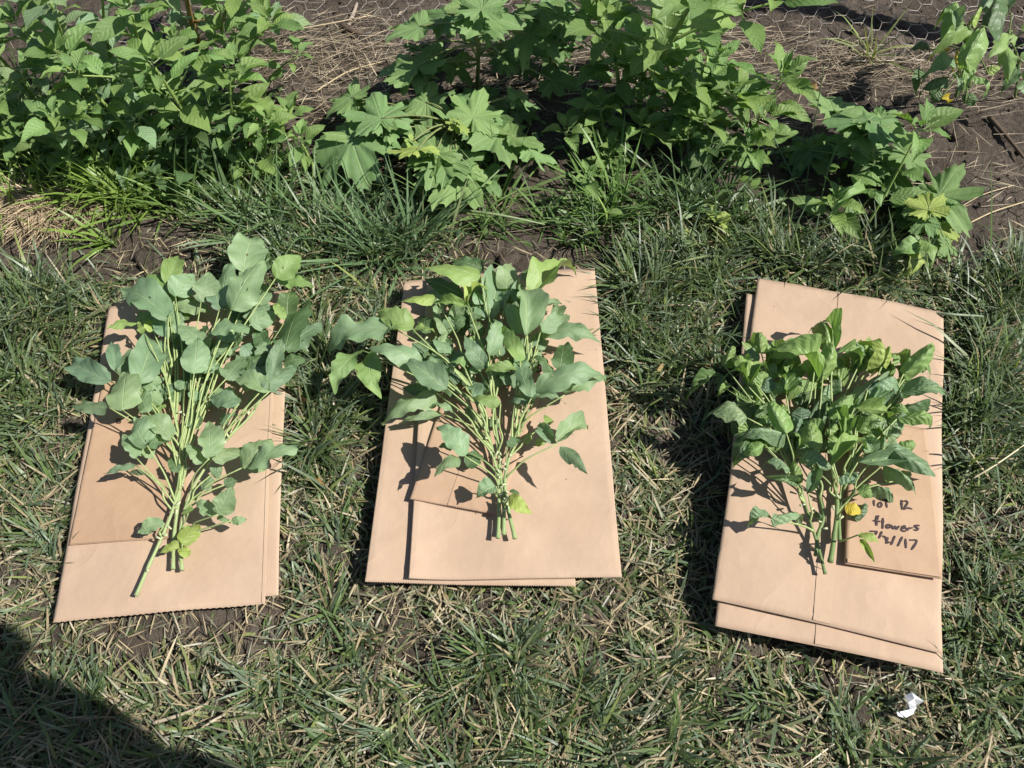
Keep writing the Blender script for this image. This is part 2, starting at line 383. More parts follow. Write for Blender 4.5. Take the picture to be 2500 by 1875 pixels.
gx = axis(-120, 120, -1.6, 1.6, .0085); gy = axis(-120, 200, -.1, 2.3, .0085)
XX, YY = np.meshgrid(gx, gy); ZZ = soil_height(XX, YY)
nx, ny = len(gx), len(gy); idx = np.arange(nx * ny).reshape(ny, nx)
def big_mesh(name, V, Fq, col=None, smooth=True):
    me = bpy.data.meshes.new(name); me.vertices.add(len(V)); me.vertices.foreach_set('co', V.astype(np.float32).ravel())
    k = Fq.shape[1]; me.loops.add(Fq.size); me.loops.foreach_set('vertex_index', Fq.astype(np.int32).ravel())
    me.polygons.add(len(Fq)); me.polygons.foreach_set('loop_start', (np.arange(len(Fq)) * k).astype(np.int32)); me.update(calc_edges=True)
    if col is not None:
        a = me.color_attributes.new('Col', 'FLOAT_COLOR', 'POINT'); a.data.foreach_set('color', np.hstack([col, np.ones((len(col), 1))]).astype(np.float32).ravel())
    if smooth: me.shade_smooth()
    return me
Fg = np.stack([idx[:-1, :-1], idx[:-1, 1:], idx[1:, 1:], idx[1:, :-1]], -1).reshape(-1, 4)
g = link('ground', big_mesh('ground', np.stack([XX, YY, ZZ], -1).reshape(-1, 3), Fg), MAT['soil']); tag(g, 'bare brown soil with small clods and cracks', 'soil', kind='structure')

# ------------------------------------------------------------------ paper bags
def crop(x0, y0, s): return lambda x, y: (x0 + x / s, y0 + y / s)
C1 = crop(100, 550, 1.6587); C2 = crop(760, 600, 1.84375); C3 = crop(1650, 640, 1.58)
FOOT = []        # footprints on the ground, kept clear of tall grass
def stack_warp(x, y): return .0035 * math.sin(x * 9 + 1) * math.cos(y * 7) + .002 * math.sin(x * 21 + y * 17)
def make_bag(C, corners, z, label, group, thick=.003, flap=None, seam=None, teeth=0.0, tint=(1, 1, 1), nx=70, ny=60, lift=0.0, creases=(), lift_left=0.0, keep=True, seam_w=.022, bulge=0.0):
    """corners TL, TR, BR, BL in the crop's own coordinates, lying at height z"""
    TL, TR, BR, BL = [P(*C(*c), z) for c in corners]
    cen = (TL + TR + BR + BL) / 4
    root = empty('paper_bag', Vector((cen.x, cen.y, z)), label, 'paper bag', group)
    if keep: FOOT.append(([(p.x, p.y) for p in (TL, TR, BR, BL)], z))
    wobx = [rnd.uniform(-.0006, .0006) for _ in range(8)]
    def surf(u, v, inset=0.0):          # u left->right, v bottom->top
        p = (BL * (1 - u) + BR * u) * (1 - v) + (TL * (1 - u) + TR * u) * v
        h = stack_warp(p.x, p.y) + (.0011 if keep else .0002) * math.sin(u * 13 + v * 5 + z * 900) * math.sin(v * 17 + z * 500)
        for cv, ch in creases: h += ch * math.exp(-((v - cv) / .008) ** 2)
        h += lift * (max(0, .12 - v) / .12) ** 2 * (0.4 + 0.6 * math.sin(u * 3 + 1) ** 2) + lift_left * (max(0, .25 - u) / .25) ** 2
        h += bulge * math.sin(math.pi * u) ** .6 * math.sin(math.pi * v) ** .6
        return Vector((p.x, p.y, z + h)) - root.location
    verts, faces = [], []
    W = (BR - BL).length; H = (TL - BL).length
    for layer in (0, 1):
        for j in range(ny + 1):
            for i in range(nx + 1):
                u, v = i / nx, j / ny
                p = surf(u, v)
                if j == 0 and teeth and i % 2: p = surf(u, teeth / H)
                e = min(u, 1 - u, v, 1 - v)
                th = thick * min(1, e * 30 + .25)
                p.z += th / 2 if layer == 0 else -th / 2
                verts.append(p)
    S = (nx + 1) * (ny + 1)
    for j in range(ny):
        for i in range(nx):
            q = j * (nx + 1) + i
            faces.append((q, q + 1, q + nx + 2, q + nx + 1)); q += S; faces.append((q, q + nx + 1, q + nx + 2, q + 1))
    def rim(a): 
        for k in range(len(a) - 1): faces.append((a[k], a[k] + S, a[k + 1] + S, a[k + 1]))
    rim(list(range(nx + 1))); rim([j * (nx + 1) + nx for j in range(ny + 1)])
    rim([ny * (nx + 1) + i for i in range(nx, -1, -1)]); rim([j * (nx + 1) for j in range(ny, -1, -1)])
    body = link('bag_body', mesh_from('bag_body', verts, faces), MAT['kraft'], root, tint)
    body.data.shade_smooth()
    def sheet(name, u0, u1, v0, v1, dz, dz2=None, n=(20, 20), tint2=None, th=.0007):
        vs, fs = [], []; a, b = n; dz2 = dz if dz2 is None else dz2
        for lay in (0, 1):
            for j in range(b + 1):
                for i in range(a + 1):
                    u = u0 + (u1 - u0) * i / a; v = v0 + (v1 - v0) * j / b
                    p = surf(u, v); p.z += thick / 2 + dz + (dz2 - dz) * (1 - i / a) - (th * lay); vs.append(p)
        SS = (a + 1) * (b + 1)
        for j in range(b):
            for i in range(a):
                q = j * (a + 1) + i; fs.append((q, q + 1, q + a + 2, q + a + 1)); q += SS; fs.append((q, q + a + 1, q + a + 2, q + 1))
        def rim2(r_):
            for k in range(len(r_) - 1): fs.append((r_[k], r_[k] + SS, r_[k + 1] + SS, r_[k + 1]))
        rim2(list(range(a + 1))); rim2([j * (a + 1) + a for j in range(b + 1)]); rim2([b * (a + 1) + i for i in range(a, -1, -1)]); rim2([j * (a + 1) for j in range(b, -1, -1)])
        return link(name, mesh_from(name, vs, fs, smooth=False), MAT['kraft'], root, tint2 or tint)
    if seam is not None: sheet('glued_seam', seam, seam + seam_w / W, .004, .996, .0005, .0009, (3, 50))
    if flap is not None: sheet('folded_base_flap', .02, .98, flap[0], flap[1], .0011, n=(30, 6))
    root['_surf'] = 0
    del root['_surf']
    return root, surf, thick
def write(root, z, ctrans, strokes, width=.0026, wid_mod=1.0):
    """marker strokes as thin raised ribbons on the paper, one mesh"""
    vs, fs = [], []
    for st in strokes:
        pts = [P(*ctrans(*p), z) for p in st]
        if len(pts) > 2: pts = smooth_path(pts, 4)
        elif len(pts) == 2: pts = smooth_path(pts, 5)
        n = len(pts)
        o = len(vs)
        for i, p in enumerate(pts):
            d = pts[min(i + 1, n - 1)] - pts[max(i - 1, 0)]; d.z = 0; d.normalize(); s = Vector((-d.y, d.x, 0))
            w = width * .5 * (1 + .18 * math.sin(i * 1.7 + o)) * (.75 if i in (0, n - 1) else 1)
            h = stack_warp(p.x, p.y)
            for sg in (-1, 1): vs.append(Vector((p.x, p.y, z + h + .0026)) + s * w * sg - root.location)
        for i in range(n - 1): fs.append((o + 2 * i, o + 2 * i + 1, o + 2 * i + 3, o + 2 * i + 2))
        # rounded ends
        for e in (0, n - 1):
            c = (vs[o + 2 * e] + vs[o + 2 * e + 1]) / 2; k = len(vs); vs.append(c + Vector((0, 0, .00005)))
            for q in range(8): vs.append(c + Vector((math.cos(q * .785) * width * .42, math.sin(q * .785) * width * .42, .00005)))
            for q in range(8): fs.append((k, k + 1 + q, k + 1 + (q + 1) % 8))
    return link('handwriting', mesh_from('handwriting', vs, fs, smooth=False), MAT['ink'], root)

ZL, ZM, ZR = .036, .044, .050
BG = 'big brown paper bags under the plant bundles'; SG = 'small paper bags on the big bags'
make_bag(C1, [(298, 322), (1000, 262), (962, 1498), (100, 1575)], ZL, 'big brown paper bag underneath in the leftmost stack, peeking out along its right side', BG, creases=((.72, .0012),))
make_bag(C1, [(278, 335), (958, 272), (908, 1535), (42, 1608)], ZL + .0055, 'big brown paper bag on top in the leftmost stack', BG, seam=.985, seam_w=.0035, creases=((.66, .0012), (.93, .0006), (.03, .0008)), teeth=.0012)
lr, _, _ = make_bag(C1, [(262, 560), (655, 532), (560, 1265), (110, 1293)], ZL + .0100, 'small paper bag under the leftmost bundle, marked with an S-like scrawl', SG, thick=.0022, tint=(.87, .80, .73), creases=((.615, .0014), (.64, .0010), (.30, .0005)), flap=(.003, .02), keep=False)
make_bag(C2, [(418, 155), (1120, 118), (1190, 1534), (243, 1519)], ZM, 'big brown paper bag underneath in the middle stack, sticking out at its left', BG, teeth=.0016, nx=170, creases=((.7, .001),))
make_bag(C2, [(522, 148), (1275, 103), (1398, 1493), (442, 1508)], ZM + .007, 'big brown paper bag on top in the middle stack, dark gap along its left', BG, teeth=.0016, nx=170, lift_left=.006, creases=((.68, .0011), (.03, .0008)), lift=.001)
mr, _, _ = make_bag(C2, [(655, 505), (1105, 470), (838, 1213), (443, 1141)], ZM + .015, 'small paper bag lying askew under the middle bundle, toothed mouth showing', SG, teeth=.0016, nx=90, tint=(.93, .87, .82), seam=.43, seam_w=.012, keep=False)
make_bag(C3, [(275, 114), (990, 235), (1031, 1585), (152, 1402)], ZR, 'big brown paper bag underneath in the right stack, its lower corner nearest the white scrap', BG, creases=((.7, .001),), seam=.44)
make_bag(C3, [(320, 54), (1030, 196), (1026, 1512), (139, 1302)], ZR + .0065, 'big brown paper bag on top in the right stack with a centre seam', BG, seam=.44, creases=((.34, .0016), (.36, .001), (.02, .0008)), lift=.003, bulge=.002)
rr_, _, _ = make_bag(C3, [(668, 600), (965, 640), (1029, 1222), (648, 1166)], ZR + .0185, 'small paper bag with handwritten lot number, the word flowers and a date', SG, thick=.007, tint=(.93, .87, .81), creases=((.36, .0016), (.39, .0012)), flap=(.004, .03), keep=False)
CW = crop(2050, 1180, 6.637)
write(rr_, ZR + .0205, CW, [
    [(540, 300), (538, 340), (542, 378)], [(618, 338), (600, 388), (632, 406), (664, 372), (652, 332), (618, 340)], [(742, 220), (735, 300), (746, 406)], [(698, 290), (750, 292), (802, 285)],
    [(984, 300), (990, 440)], [(1018, 312), (1070, 312), (1075, 350), (1040, 405), (1012, 440), (1080, 420), (1146, 436)],
    [(618, 545), (590, 555), (582, 610), (588, 692)], [(540, 620), (590, 632), (638, 632)], [(606, 548), (600, 600)], [(690, 588), (686, 742)],
    [(762, 682), (744, 725), (782, 738), (818, 702), (775, 682)], [(835, 702), (852, 752), (886, 712), (905, 756), (946, 712)],
    [(985, 752), (1040, 738), (1038, 705), (998, 728), (992, 780), (1048, 792)], [(1062, 742), (1082, 776), (1098, 748), (1162, 738)], [(1272, 702), (1206, 702), (1216, 728), (1254, 745), (1238, 772), (1196, 772)],
    [(488, 790), (592, 798), (562, 845)], [(672, 800), (630, 896)], [(690, 868), (732, 882)], [(728, 900), (775, 900), (738, 928), (770, 950), (738, 976), (800, 970)], [(882, 872), (826, 1002)],
    [(1002, 885), (936, 1022)], [(1058, 920), (1066, 1052)], [(1130, 932), (1238, 945), (1162, 1080)]], .0026)
write(lr, ZL + .0105, crop(240, 980, 11.06), [[(600, 480), (540, 465), (485, 490), (510, 522), (570, 530), (602, 560), (545, 582), (490, 560)],
    [(800, 490), (822, 420), (852, 432), (862, 492), (900, 432), (932, 422), (952, 470), (985, 482)], [(1060, 432), (1108, 392), (1132, 405), (1202, 375)]], .0017)
write(mr, ZM + .016, crop(1260, 840, 13.825), [[(812, 690), (740, 830), (668, 950)], [(668, 950), (760, 972), (832, 958)], [(812, 700), (845, 790), (834, 958), (905, 915)]], .0021)

# ------------------------------------------------------------------ cut soybean bundles
def bundle(C, s, zbag, plants, leaves, meshes, neck, stemcol, group, zscale=1.0, fill=0, fillbox=None, pods=0, fset=None):
    """plants: (label, [stem polyline], radius); leaves: (bx,by,tx,ty,w,zlevel,tone[,mesh set])"""
    ZV = [.016, .030, .046, .064]
    roots = []
    for lab, line, rad in plants:
        n = len(line); pts = [P(*C(x, y), zbag + (.008 if i < 2 else .010 + .016 * i / n) ) for i, (x, y) in enumerate(line)]
        root = empty('soybean_cutting', pts[0], lab, 'soybean plant', group)
        stem_obj('stem', pts, rad, rad * .45, root, stemcol, 8, .22)
        roots.append((root, pts, line))
    L = [tuple(l) for l in leaves]
    if fill:
        x0, y0, x1, y1 = fillbox
        for _ in range(fill):
            bx, by = rnd.uniform(x0, x1), rnd.uniform(y0, y1); a = rnd.uniform(-2.6, -.5); ln = rnd.uniform(55, 105) * (.85 if meshes is SOY_C else (1.15 if meshes is SOY_L else 1))
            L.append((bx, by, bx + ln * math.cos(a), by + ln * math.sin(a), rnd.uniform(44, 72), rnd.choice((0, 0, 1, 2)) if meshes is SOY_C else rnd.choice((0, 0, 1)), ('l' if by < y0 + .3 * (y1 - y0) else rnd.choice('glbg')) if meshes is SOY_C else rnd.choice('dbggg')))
    petioles = []
    for k, l in enumerate(L):
        bx, by, tx, ty, w, zl, tn = l[:7]
        zb = zbag + ZV[zl] * zscale + rnd.uniform(-.006, .006)
        ln = math.hypot(tx - bx, ty - by); m = mpp(*C(bx, by), zb) / s
        tilt = rnd.uniform(-.42, .25) * ln * m
        zt = max(zbag + .012, zb + tilt)
        base = P(*C(bx, by), zb); tip = P(*C(tx, ty), zt)
        if meshes is SOY_C and len(l) < 8: tip = base.lerp(tip, 1.14)
        # owner: plant whose stem top passes nearest
        best = min(range(len(roots)), key=lambda i: min(math.hypot(bx - q[0], by - q[1]) for q in roots[i][2]))
        if len(roots[best][0].children) > 40: best = min(range(len(roots)), key=lambda i: len(roots[i][0].children))
        root = roots[best][0]; nofill = k < len(leaves)
        ms = meshes if len(l) < 8 else l[7]
        roll = rnd.uniform(-.55, .55)
        if meshes is SOY_C and tn in 'gb' and rnd.random() < .55: tn = 'l' if tn == 'g' else 'g'
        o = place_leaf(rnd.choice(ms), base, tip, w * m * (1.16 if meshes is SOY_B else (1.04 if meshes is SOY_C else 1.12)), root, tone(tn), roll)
        if tn in 'yY' and o: o['label'] = 'yellowing leaf' if tn == 'Y' else 'pale yellow-green leaf'
        if not nofill or zl == 0: continue
        for p in petioles:
            if math.hypot(p[0] - bx, p[1] - by) < 28: break
        else: petioles.append((bx, by, base, best, tn))
    for bx, by, base, bi, tn in petioles:
        root, pts, line = roots[bi]
        yt = by + max(60, rnd.uniform(.3, .75) * (neck[1] - by)); q = smooth_path([Vector((x, y, 0)) for x, y in line], 6); s3 = smooth_path(pts, 6)
        i = min(range(len(q)), key=lambda i: abs(q[i].y - yt) + .25 * abs(q[i].x - bx))
        e = s3[i]; mid = base.lerp(e, .45); mid.z += rnd.uniform(-.006, .006)
        # petioles bow toward the bundle's axis
        mid.x += (e.x - base.x) * .12
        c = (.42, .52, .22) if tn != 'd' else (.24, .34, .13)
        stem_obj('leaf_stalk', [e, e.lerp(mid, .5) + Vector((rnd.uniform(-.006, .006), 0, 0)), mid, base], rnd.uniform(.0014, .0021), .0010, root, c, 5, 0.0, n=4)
    for root, pts, line in roots:
        if pods:        # pale flower buds and tiny pods in the axils, joined into one part
            acc = ([], []); sp = smooth_path(pts, 8)
            for _ in range(pods):
                p = rnd.choice(sp[4:]) + Vector((rnd.uniform(-.005, .005), rnd.uniform(-.005, .005), rnd.uniform(.002, .007)))
                d = Vector((rnd.uniform(-1, 1), rnd.uniform(-.2, 1), rnd.uniform(0, .6))).normalized() * rnd.uniform(.004, .009)
                add_tube(acc, tube([p - root.location, p + d * .5 - root.location, p + d - root.location], .0011, .0019, 5))
            f = link('flower_buds', mesh_from('flower_buds', acc[0], acc[1]), MAT['stem'], root, (.62, .66, .42)); f['kind'] = 'stuff'
    return roots

b1 = [(515,375,330,262,118,3,'g'),(388,395,265,410,50,2,'l'),(505,235,562,115,72,1,'l'),(510,292,430,190,88,1,'l'),(545,290,625,200,96,2,'g'),(648,312,682,190,92,2,'g'),(545,320,692,350,74,1,'g'),(722,342,690,250,84,2,'b'),
(740,330,760,135,104,2,'g'),(770,348,905,140,118,3,'g'),(820,192,862,40,140,1,'g'),(850,250,938,120,120,1,'g'),(950,215,1055,118,88,3,'l'),(950,218,1102,240,52,2,'l'),(848,402,955,350,82,2,'g'),(785,352,862,290,66,2,'g'),
(845,415,675,440,120,3,'g'),(655,470,558,400,100,2,'g'),(620,600,632,448,100,3,'g'),(640,602,735,510,62,2,'g'),(395,642,472,448,120,2,'g'),(330,748,352,568,124,3,'g'),(300,590,288,462,50,2,'b'),(282,632,112,548,88,1,'b'),
(310,592,415,480,64,1,'b'),(276,738,116,730,52,3,'b'),(400,652,502,620,56,1,'g'),(430,757,410,658,72,2,'g'),(455,757,507,728,36,1,'l'),(430,892,385,778,98,3,'g'),(527,866,405,772,84,3,'g'),(435,892,527,868,62,2,'g'),(386,942,332,848,60,2,'g'),
(405,890,455,945,60,1,'g'),(380,970,252,1006,28,2,'b'),(432,1006,358,1000,22,1,'b'),(990,502,1078,292,136,2,'d'),(1000,372,1012,258,84,1,'d'),(985,382,943,314,38,2,'l'),(988,522,1138,398,104,1,'b'),(930,622,982,450,60,3,'b'),(900,662,1042,560,70,3,'b'),
(980,562,1072,540,60,1,'d'),(940,602,880,508,70,1,'d'),(927,672,778,608,78,3,'g'),(750,622,852,508,94,2,'g'),(802,722,678,690,72,3,'b'),(682,944,682,798,90,3,'g'),(692,946,846,900,62,3,'g'),(666,962,588,880,58,2,'g'),
(815,982,938,868,116,2,'g'),(838,986,1038,898,96,3,'g'),(820,962,880,858,60,1,'d'),(715,1172,776,1058,84,3,'g'),(712,1174,623,1114,54,2,'g'),(770,1196,834,1190,32,2,'g'),(712,1182,770,1204,24,1,'g'),(742,1052,797,1030,64,1,'b'),
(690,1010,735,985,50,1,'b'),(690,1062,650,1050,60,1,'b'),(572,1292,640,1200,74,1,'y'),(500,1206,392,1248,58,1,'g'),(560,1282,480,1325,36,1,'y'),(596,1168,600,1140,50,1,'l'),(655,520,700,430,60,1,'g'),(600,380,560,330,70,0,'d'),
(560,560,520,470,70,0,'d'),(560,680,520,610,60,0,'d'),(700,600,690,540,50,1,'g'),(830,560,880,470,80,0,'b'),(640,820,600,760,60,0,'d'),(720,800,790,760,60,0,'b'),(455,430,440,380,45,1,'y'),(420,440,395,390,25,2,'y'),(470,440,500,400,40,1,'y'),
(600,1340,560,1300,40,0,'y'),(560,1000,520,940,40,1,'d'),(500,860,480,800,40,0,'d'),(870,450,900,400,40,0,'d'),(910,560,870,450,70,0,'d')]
G1 = 'cut soybean plants laid on the left bag stack'
bundle(C1, 1.6587, ZL + .016, [
    ('round-leaved cut soybean plant with the longest bare stem end, on the leftmost bags', [(385,1500),(440,1372),(500,1240),(545,1120),(585,985),(560,860),(535,720),(500,560),(515,375),(548,290)], .0026),
    ('round-leaved cut soybean plant in the centre of the leftmost bundle', [(535,1392),(540,1250),(560,1100),(575,950),(592,800),(640,650),(655,540),(690,430),(760,330),(820,200)], .0026),
    ('round-leaved cut soybean plant leaning right to the dark glossy leaves, leftmost bundle', [(572,1397),(562,1262),(600,1100),(680,960),(760,860),(850,770),(910,670),(960,600),(985,510)], .0026)],
    b1, SOY_B, (560, 1250), (.38, .47, .22), G1, fill=70, fillbox=(400, 320, 930, 740), pods=18)
b2 = [(765,142,508,88,128,3,'l'),(780,102,630,62,74,2,'d'),(690,226,500,138,66,1,'d'),(560,236,400,246,60,2,'y'),(702,272,538,250,46,3,'l'),(820,302,852,88,124,1,'g'),(880,202,902,74,90,1,'g'),(970,402,942,150,132,3,'g'),(988,242,1194,54,144,2,'l'),
(948,152,1012,84,40,0,'d'),(966,396,878,250,84,2,'g'),(985,312,1132,240,72,2,'b'),(1030,392,1172,290,74,3,'g'),(1020,398,1318,415,84,1,'g'),(1000,402,1040,452,60,1,'g'),(1120,562,1140,420,96,2,'d'),(1087,572,998,474,56,2,'d'),(1002,658,1338,556,112,3,'g'),
(1140,672,1337,582,82,3,'g'),(992,682,948,488,76,3,'g'),(990,688,1147,690,26,3,'g'),(990,688,888,702,44,2,'b'),(455,376,286,300,100,3,'l'),(380,376,34,432,132,3,'g'),(460,376,567,384,76,2,'l'),(225,470,84,645,92,2,'l'),(268,470,292,676,104,2,'l'),(290,500,300,640,40,1,'b'),
(502,532,253,454,100,3,'g'),(612,642,398,488,114,3,'b'),(560,662,290,786,94,2,'g'),(545,662,400,632,56,1,'d'),(590,756,383,797,34,1,'g'),(640,750,530,712,44,1,'g'),(746,722,690,610,62,2,'b'),(852,712,718,682,54,3,'l'),(932,552,778,556,44,3,'l'),
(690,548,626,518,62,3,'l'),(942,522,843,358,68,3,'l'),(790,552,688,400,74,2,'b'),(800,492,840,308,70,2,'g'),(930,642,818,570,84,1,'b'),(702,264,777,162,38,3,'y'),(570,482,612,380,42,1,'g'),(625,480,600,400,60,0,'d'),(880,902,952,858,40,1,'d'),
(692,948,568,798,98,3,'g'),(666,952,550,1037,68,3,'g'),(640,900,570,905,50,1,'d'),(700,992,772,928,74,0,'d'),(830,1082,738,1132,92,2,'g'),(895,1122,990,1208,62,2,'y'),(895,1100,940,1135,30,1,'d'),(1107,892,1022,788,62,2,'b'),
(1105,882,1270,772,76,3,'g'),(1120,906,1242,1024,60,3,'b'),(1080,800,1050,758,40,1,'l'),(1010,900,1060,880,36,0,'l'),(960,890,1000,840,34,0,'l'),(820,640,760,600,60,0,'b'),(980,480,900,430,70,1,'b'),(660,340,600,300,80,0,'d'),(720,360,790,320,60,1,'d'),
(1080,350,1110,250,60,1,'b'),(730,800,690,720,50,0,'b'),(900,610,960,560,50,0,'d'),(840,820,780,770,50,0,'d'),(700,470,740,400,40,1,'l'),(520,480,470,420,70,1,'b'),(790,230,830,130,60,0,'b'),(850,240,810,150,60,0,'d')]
G2 = 'cut soybean plants laid on the middle bag stack'
bundle(C2, 1.84375, ZM + .017, [
    ('cut soybean plant in the middle bundle with large leaves hanging left off the bag', [(840,1316),(845,1180),(838,1030),(800,860),(735,655),(610,520),(500,425),(458,378)], .0027),
    ('cut soybean plant standing straight up the middle bundle to the curled light top leaf', [(866,1300),(866,1150),(848,1000),(838,880),(815,700),(802,480),(795,260),(768,150)], .0028),
    ('cut soybean plant right in the middle bundle, wide leaves past the bag edge', [(917,1318),(885,1180),(872,1050),(905,900),(950,760),(985,610),(990,470),(975,400)], .0028)],
    b2, SOY_L, (865, 1120), (.34, .45, .2), G2, fill=70, fillbox=(530, 230, 1030, 700), pods=18)
b3 = [(602,342,534,224,66,3,'l'),(612,342,562,228,50,2,'l'),(567,442,592,298,76,3,'l'),(330,352,320,264,54,3,'l'),(190,402,222,312,54,2,'l'),(195,490,160,420,55,1,'d'),(205,470,165,512,30,2,'l'),(160,432,42,522,50,1,'d'),(272,422,222,368,54,3,'l'),(282,482,208,418,74,3,'l'),
(277,482,352,400,54,3,'l'),(310,380,270,340,54,2,'g'),(547,332,358,372,74,3,'l'),(552,452,380,332,90,3,'l'),(425,512,398,430,60,2,'g'),(540,452,443,512,60,1,'l'),(330,520,300,450,50,2,'l'),(277,602,150,560,76,3,'g'),(300,610,310,540,50,2,'g'),(427,662,358,532,78,3,'g'),
(422,662,238,684,44,3,'g'),(292,662,222,775,80,1,'d'),(342,702,256,738,60,2,'l'),(532,727,488,618,82,3,'g'),(442,802,336,774,46,2,'b'),(467,852,362,828,42,2,'b'),(470,852,448,768,46,2,'g'),(510,892,548,788,52,2,'b'),(600,787,472,740,58,3,'g'),(600,787,738,704,66,3,'g'),
(702,772,854,760,66,2,'b'),(808,712,1008,818,78,3,'b'),(800,782,918,864,58,2,'g'),(720,862,852,925,50,0,'g'),(700,880,760,900,60,1,'g'),(508,612,602,520,76,2,'d'),(590,592,684,506,64,3,'g'),(690,532,832,428,84,3,'g'),(690,562,824,592,66,3,'g'),(740,492,868,478,62,3,'b'),
(868,502,1038,500,76,3,'g'),(855,602,998,622,52,3,'g'),(860,580,985,555,50,2,'d'),(878,432,1002,316,74,3,'l'),(918,402,990,420,46,3,'l'),(795,402,744,298,52,3,'y'),(800,402,832,318,42,3,'y'),(722,362,668,308,64,2,'g'),(620,352,718,388,56,3,'g'),
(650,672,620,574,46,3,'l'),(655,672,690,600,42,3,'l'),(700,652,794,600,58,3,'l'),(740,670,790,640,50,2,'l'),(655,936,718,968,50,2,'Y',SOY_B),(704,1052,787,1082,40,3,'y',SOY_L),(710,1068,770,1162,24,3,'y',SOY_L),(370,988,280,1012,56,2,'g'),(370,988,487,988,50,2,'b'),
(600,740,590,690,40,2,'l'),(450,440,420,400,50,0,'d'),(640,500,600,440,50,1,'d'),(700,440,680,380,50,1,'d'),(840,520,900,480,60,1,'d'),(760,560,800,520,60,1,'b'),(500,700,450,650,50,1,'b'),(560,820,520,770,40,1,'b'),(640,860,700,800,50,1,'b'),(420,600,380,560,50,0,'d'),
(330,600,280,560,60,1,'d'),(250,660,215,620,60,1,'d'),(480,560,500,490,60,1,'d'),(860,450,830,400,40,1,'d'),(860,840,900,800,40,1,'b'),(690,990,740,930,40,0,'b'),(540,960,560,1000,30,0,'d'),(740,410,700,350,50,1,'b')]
G3 = 'cut soybean plants laid on the right bag stack'
bundle(C3, 1.58, ZR + .018, [
    ('crinkle-leaved cut soybean plant with the lowest reaching stem end in the rightmost bundle', [(576,1202),(548,1095),(512,980),(482,870),(430,700),(395,600),(330,540),(278,480)], .0024),
    ('crinkle-leaved cut soybean plant with dark crooked stem end, left in the rightmost bundle', [(540,1132),(548,1050),(570,980),(545,870),(520,760),(500,620),(560,480),(548,400)], .0028),
    ('crinkle-leaved cut soybean plant with thick upright stem in the centre of the rightmost bundle', [(596,1156),(612,1050),(622,930),(602,790),(606,650),(600,500),(610,380)], .0036),
    ('crinkle-leaved cut soybean plant at the right of the rightmost bundle bearing the yellow leaves', [(632,1076),(630,960),(652,850),(690,760),(760,680),(820,610),(860,540),(880,440)], .0027)],
    b3, SOY_C, (600, 1040), (.20, .29, .11), G3, fill=130, fillbox=(250, 370, 880, 760), pods=6)

# ------------------------------------------------------------------ standing weeds
STEMG = (.30, .42, .12)
def pigweed(label, base, tip, zt, nleaf, ll, seed, branches=2, tn='l', rad=.0035, scol=STEMG, ros=8, group='pigweed plants growing in the bed'):
    r = random.Random(seed)
    b = P(*base, 0.0); t = P(*tip, zt); root = empty('pigweed_plant', b, label, 'weed', group)
    side = Vector((r.uniform(-.02, .02), r.uniform(-.02, .02), 0)); L = (t - b).length
    pts = [b - Vector((0, 0, .01)), b.lerp(t, .35) + side + Vector((0, 0, .02 * L / .3)), b.lerp(t, .7) + side * .5 + Vector((0, 0, .02 * L / .3)), t]
    stem_obj('stem', pts, rad, rad * .45, root, scol, 7, .15)
    line = smooth_path(pts, 8)
    def leaf_at(p, az, el, ln, w=None, tt=tn):
        d = Vector((math.cos(az) * math.cos(el), math.sin(az) * math.cos(el), math.sin(el)))
        tip_ = p + d * ln
        if tip_.z < .01: tip_.z = .012
        c = tone('p' if tt == 'l' else tt, .16)
        if r.random() < .25: c = tuple(x * .8 for x in c)
        place_leaf(r.choice(PIG), p, tip_, (w or ln * r.uniform(.36, .46)), root, c, r.uniform(-.5, .5))
    def rosette(p, k, size):
        a0 = r.uniform(0, 6)
        for i in range(k):
            f = i / k
            leaf_at(p + Vector((0, 0, .003 * i)), a0 + i * 2.4, .05 + .85 * f + r.uniform(-.2, .2), size * (1.05 - .72 * f) * r.uniform(.85, 1.12))
    for i in range(nleaf):
        f = .18 + .78 * (i + .5) / nleaf; p = line[min(len(line) - 1, int(f * (len(line) - 1)))]
        leaf_at(p, i * 2.4 + r.uniform(-.5, .5), r.uniform(-.15, .5), ll * (1.15 - .35 * f) * r.uniform(.7, 1.2))
    rosette(t, ros, ll * .95)
    for i in range(branches):
        f = r.uniform(.2, .7); p = line[int(f * (len(line) - 1))]; az = r.uniform(0, 6.28); bl = L * r.uniform(.3, .5)
        q = p + Vector((math.cos(az) * bl, math.sin(az) * bl, bl * r.uniform(.1, .7))); q.z = max(q.z, .03)
        stem_obj('branch', [p, p.lerp(q, .5) + Vector((0, 0, .01)), q], rad * .5, rad * .3, root, scol, 5, 0)
        for k in range(3): leaf_at(p.lerp(q, .3 + .2 * k), az + (1.2 if k % 2 else -1.2), r.uniform(0, .5), ll * r.uniform(.5, .8))
        rosette(q, 6, ll * .7)
    return root
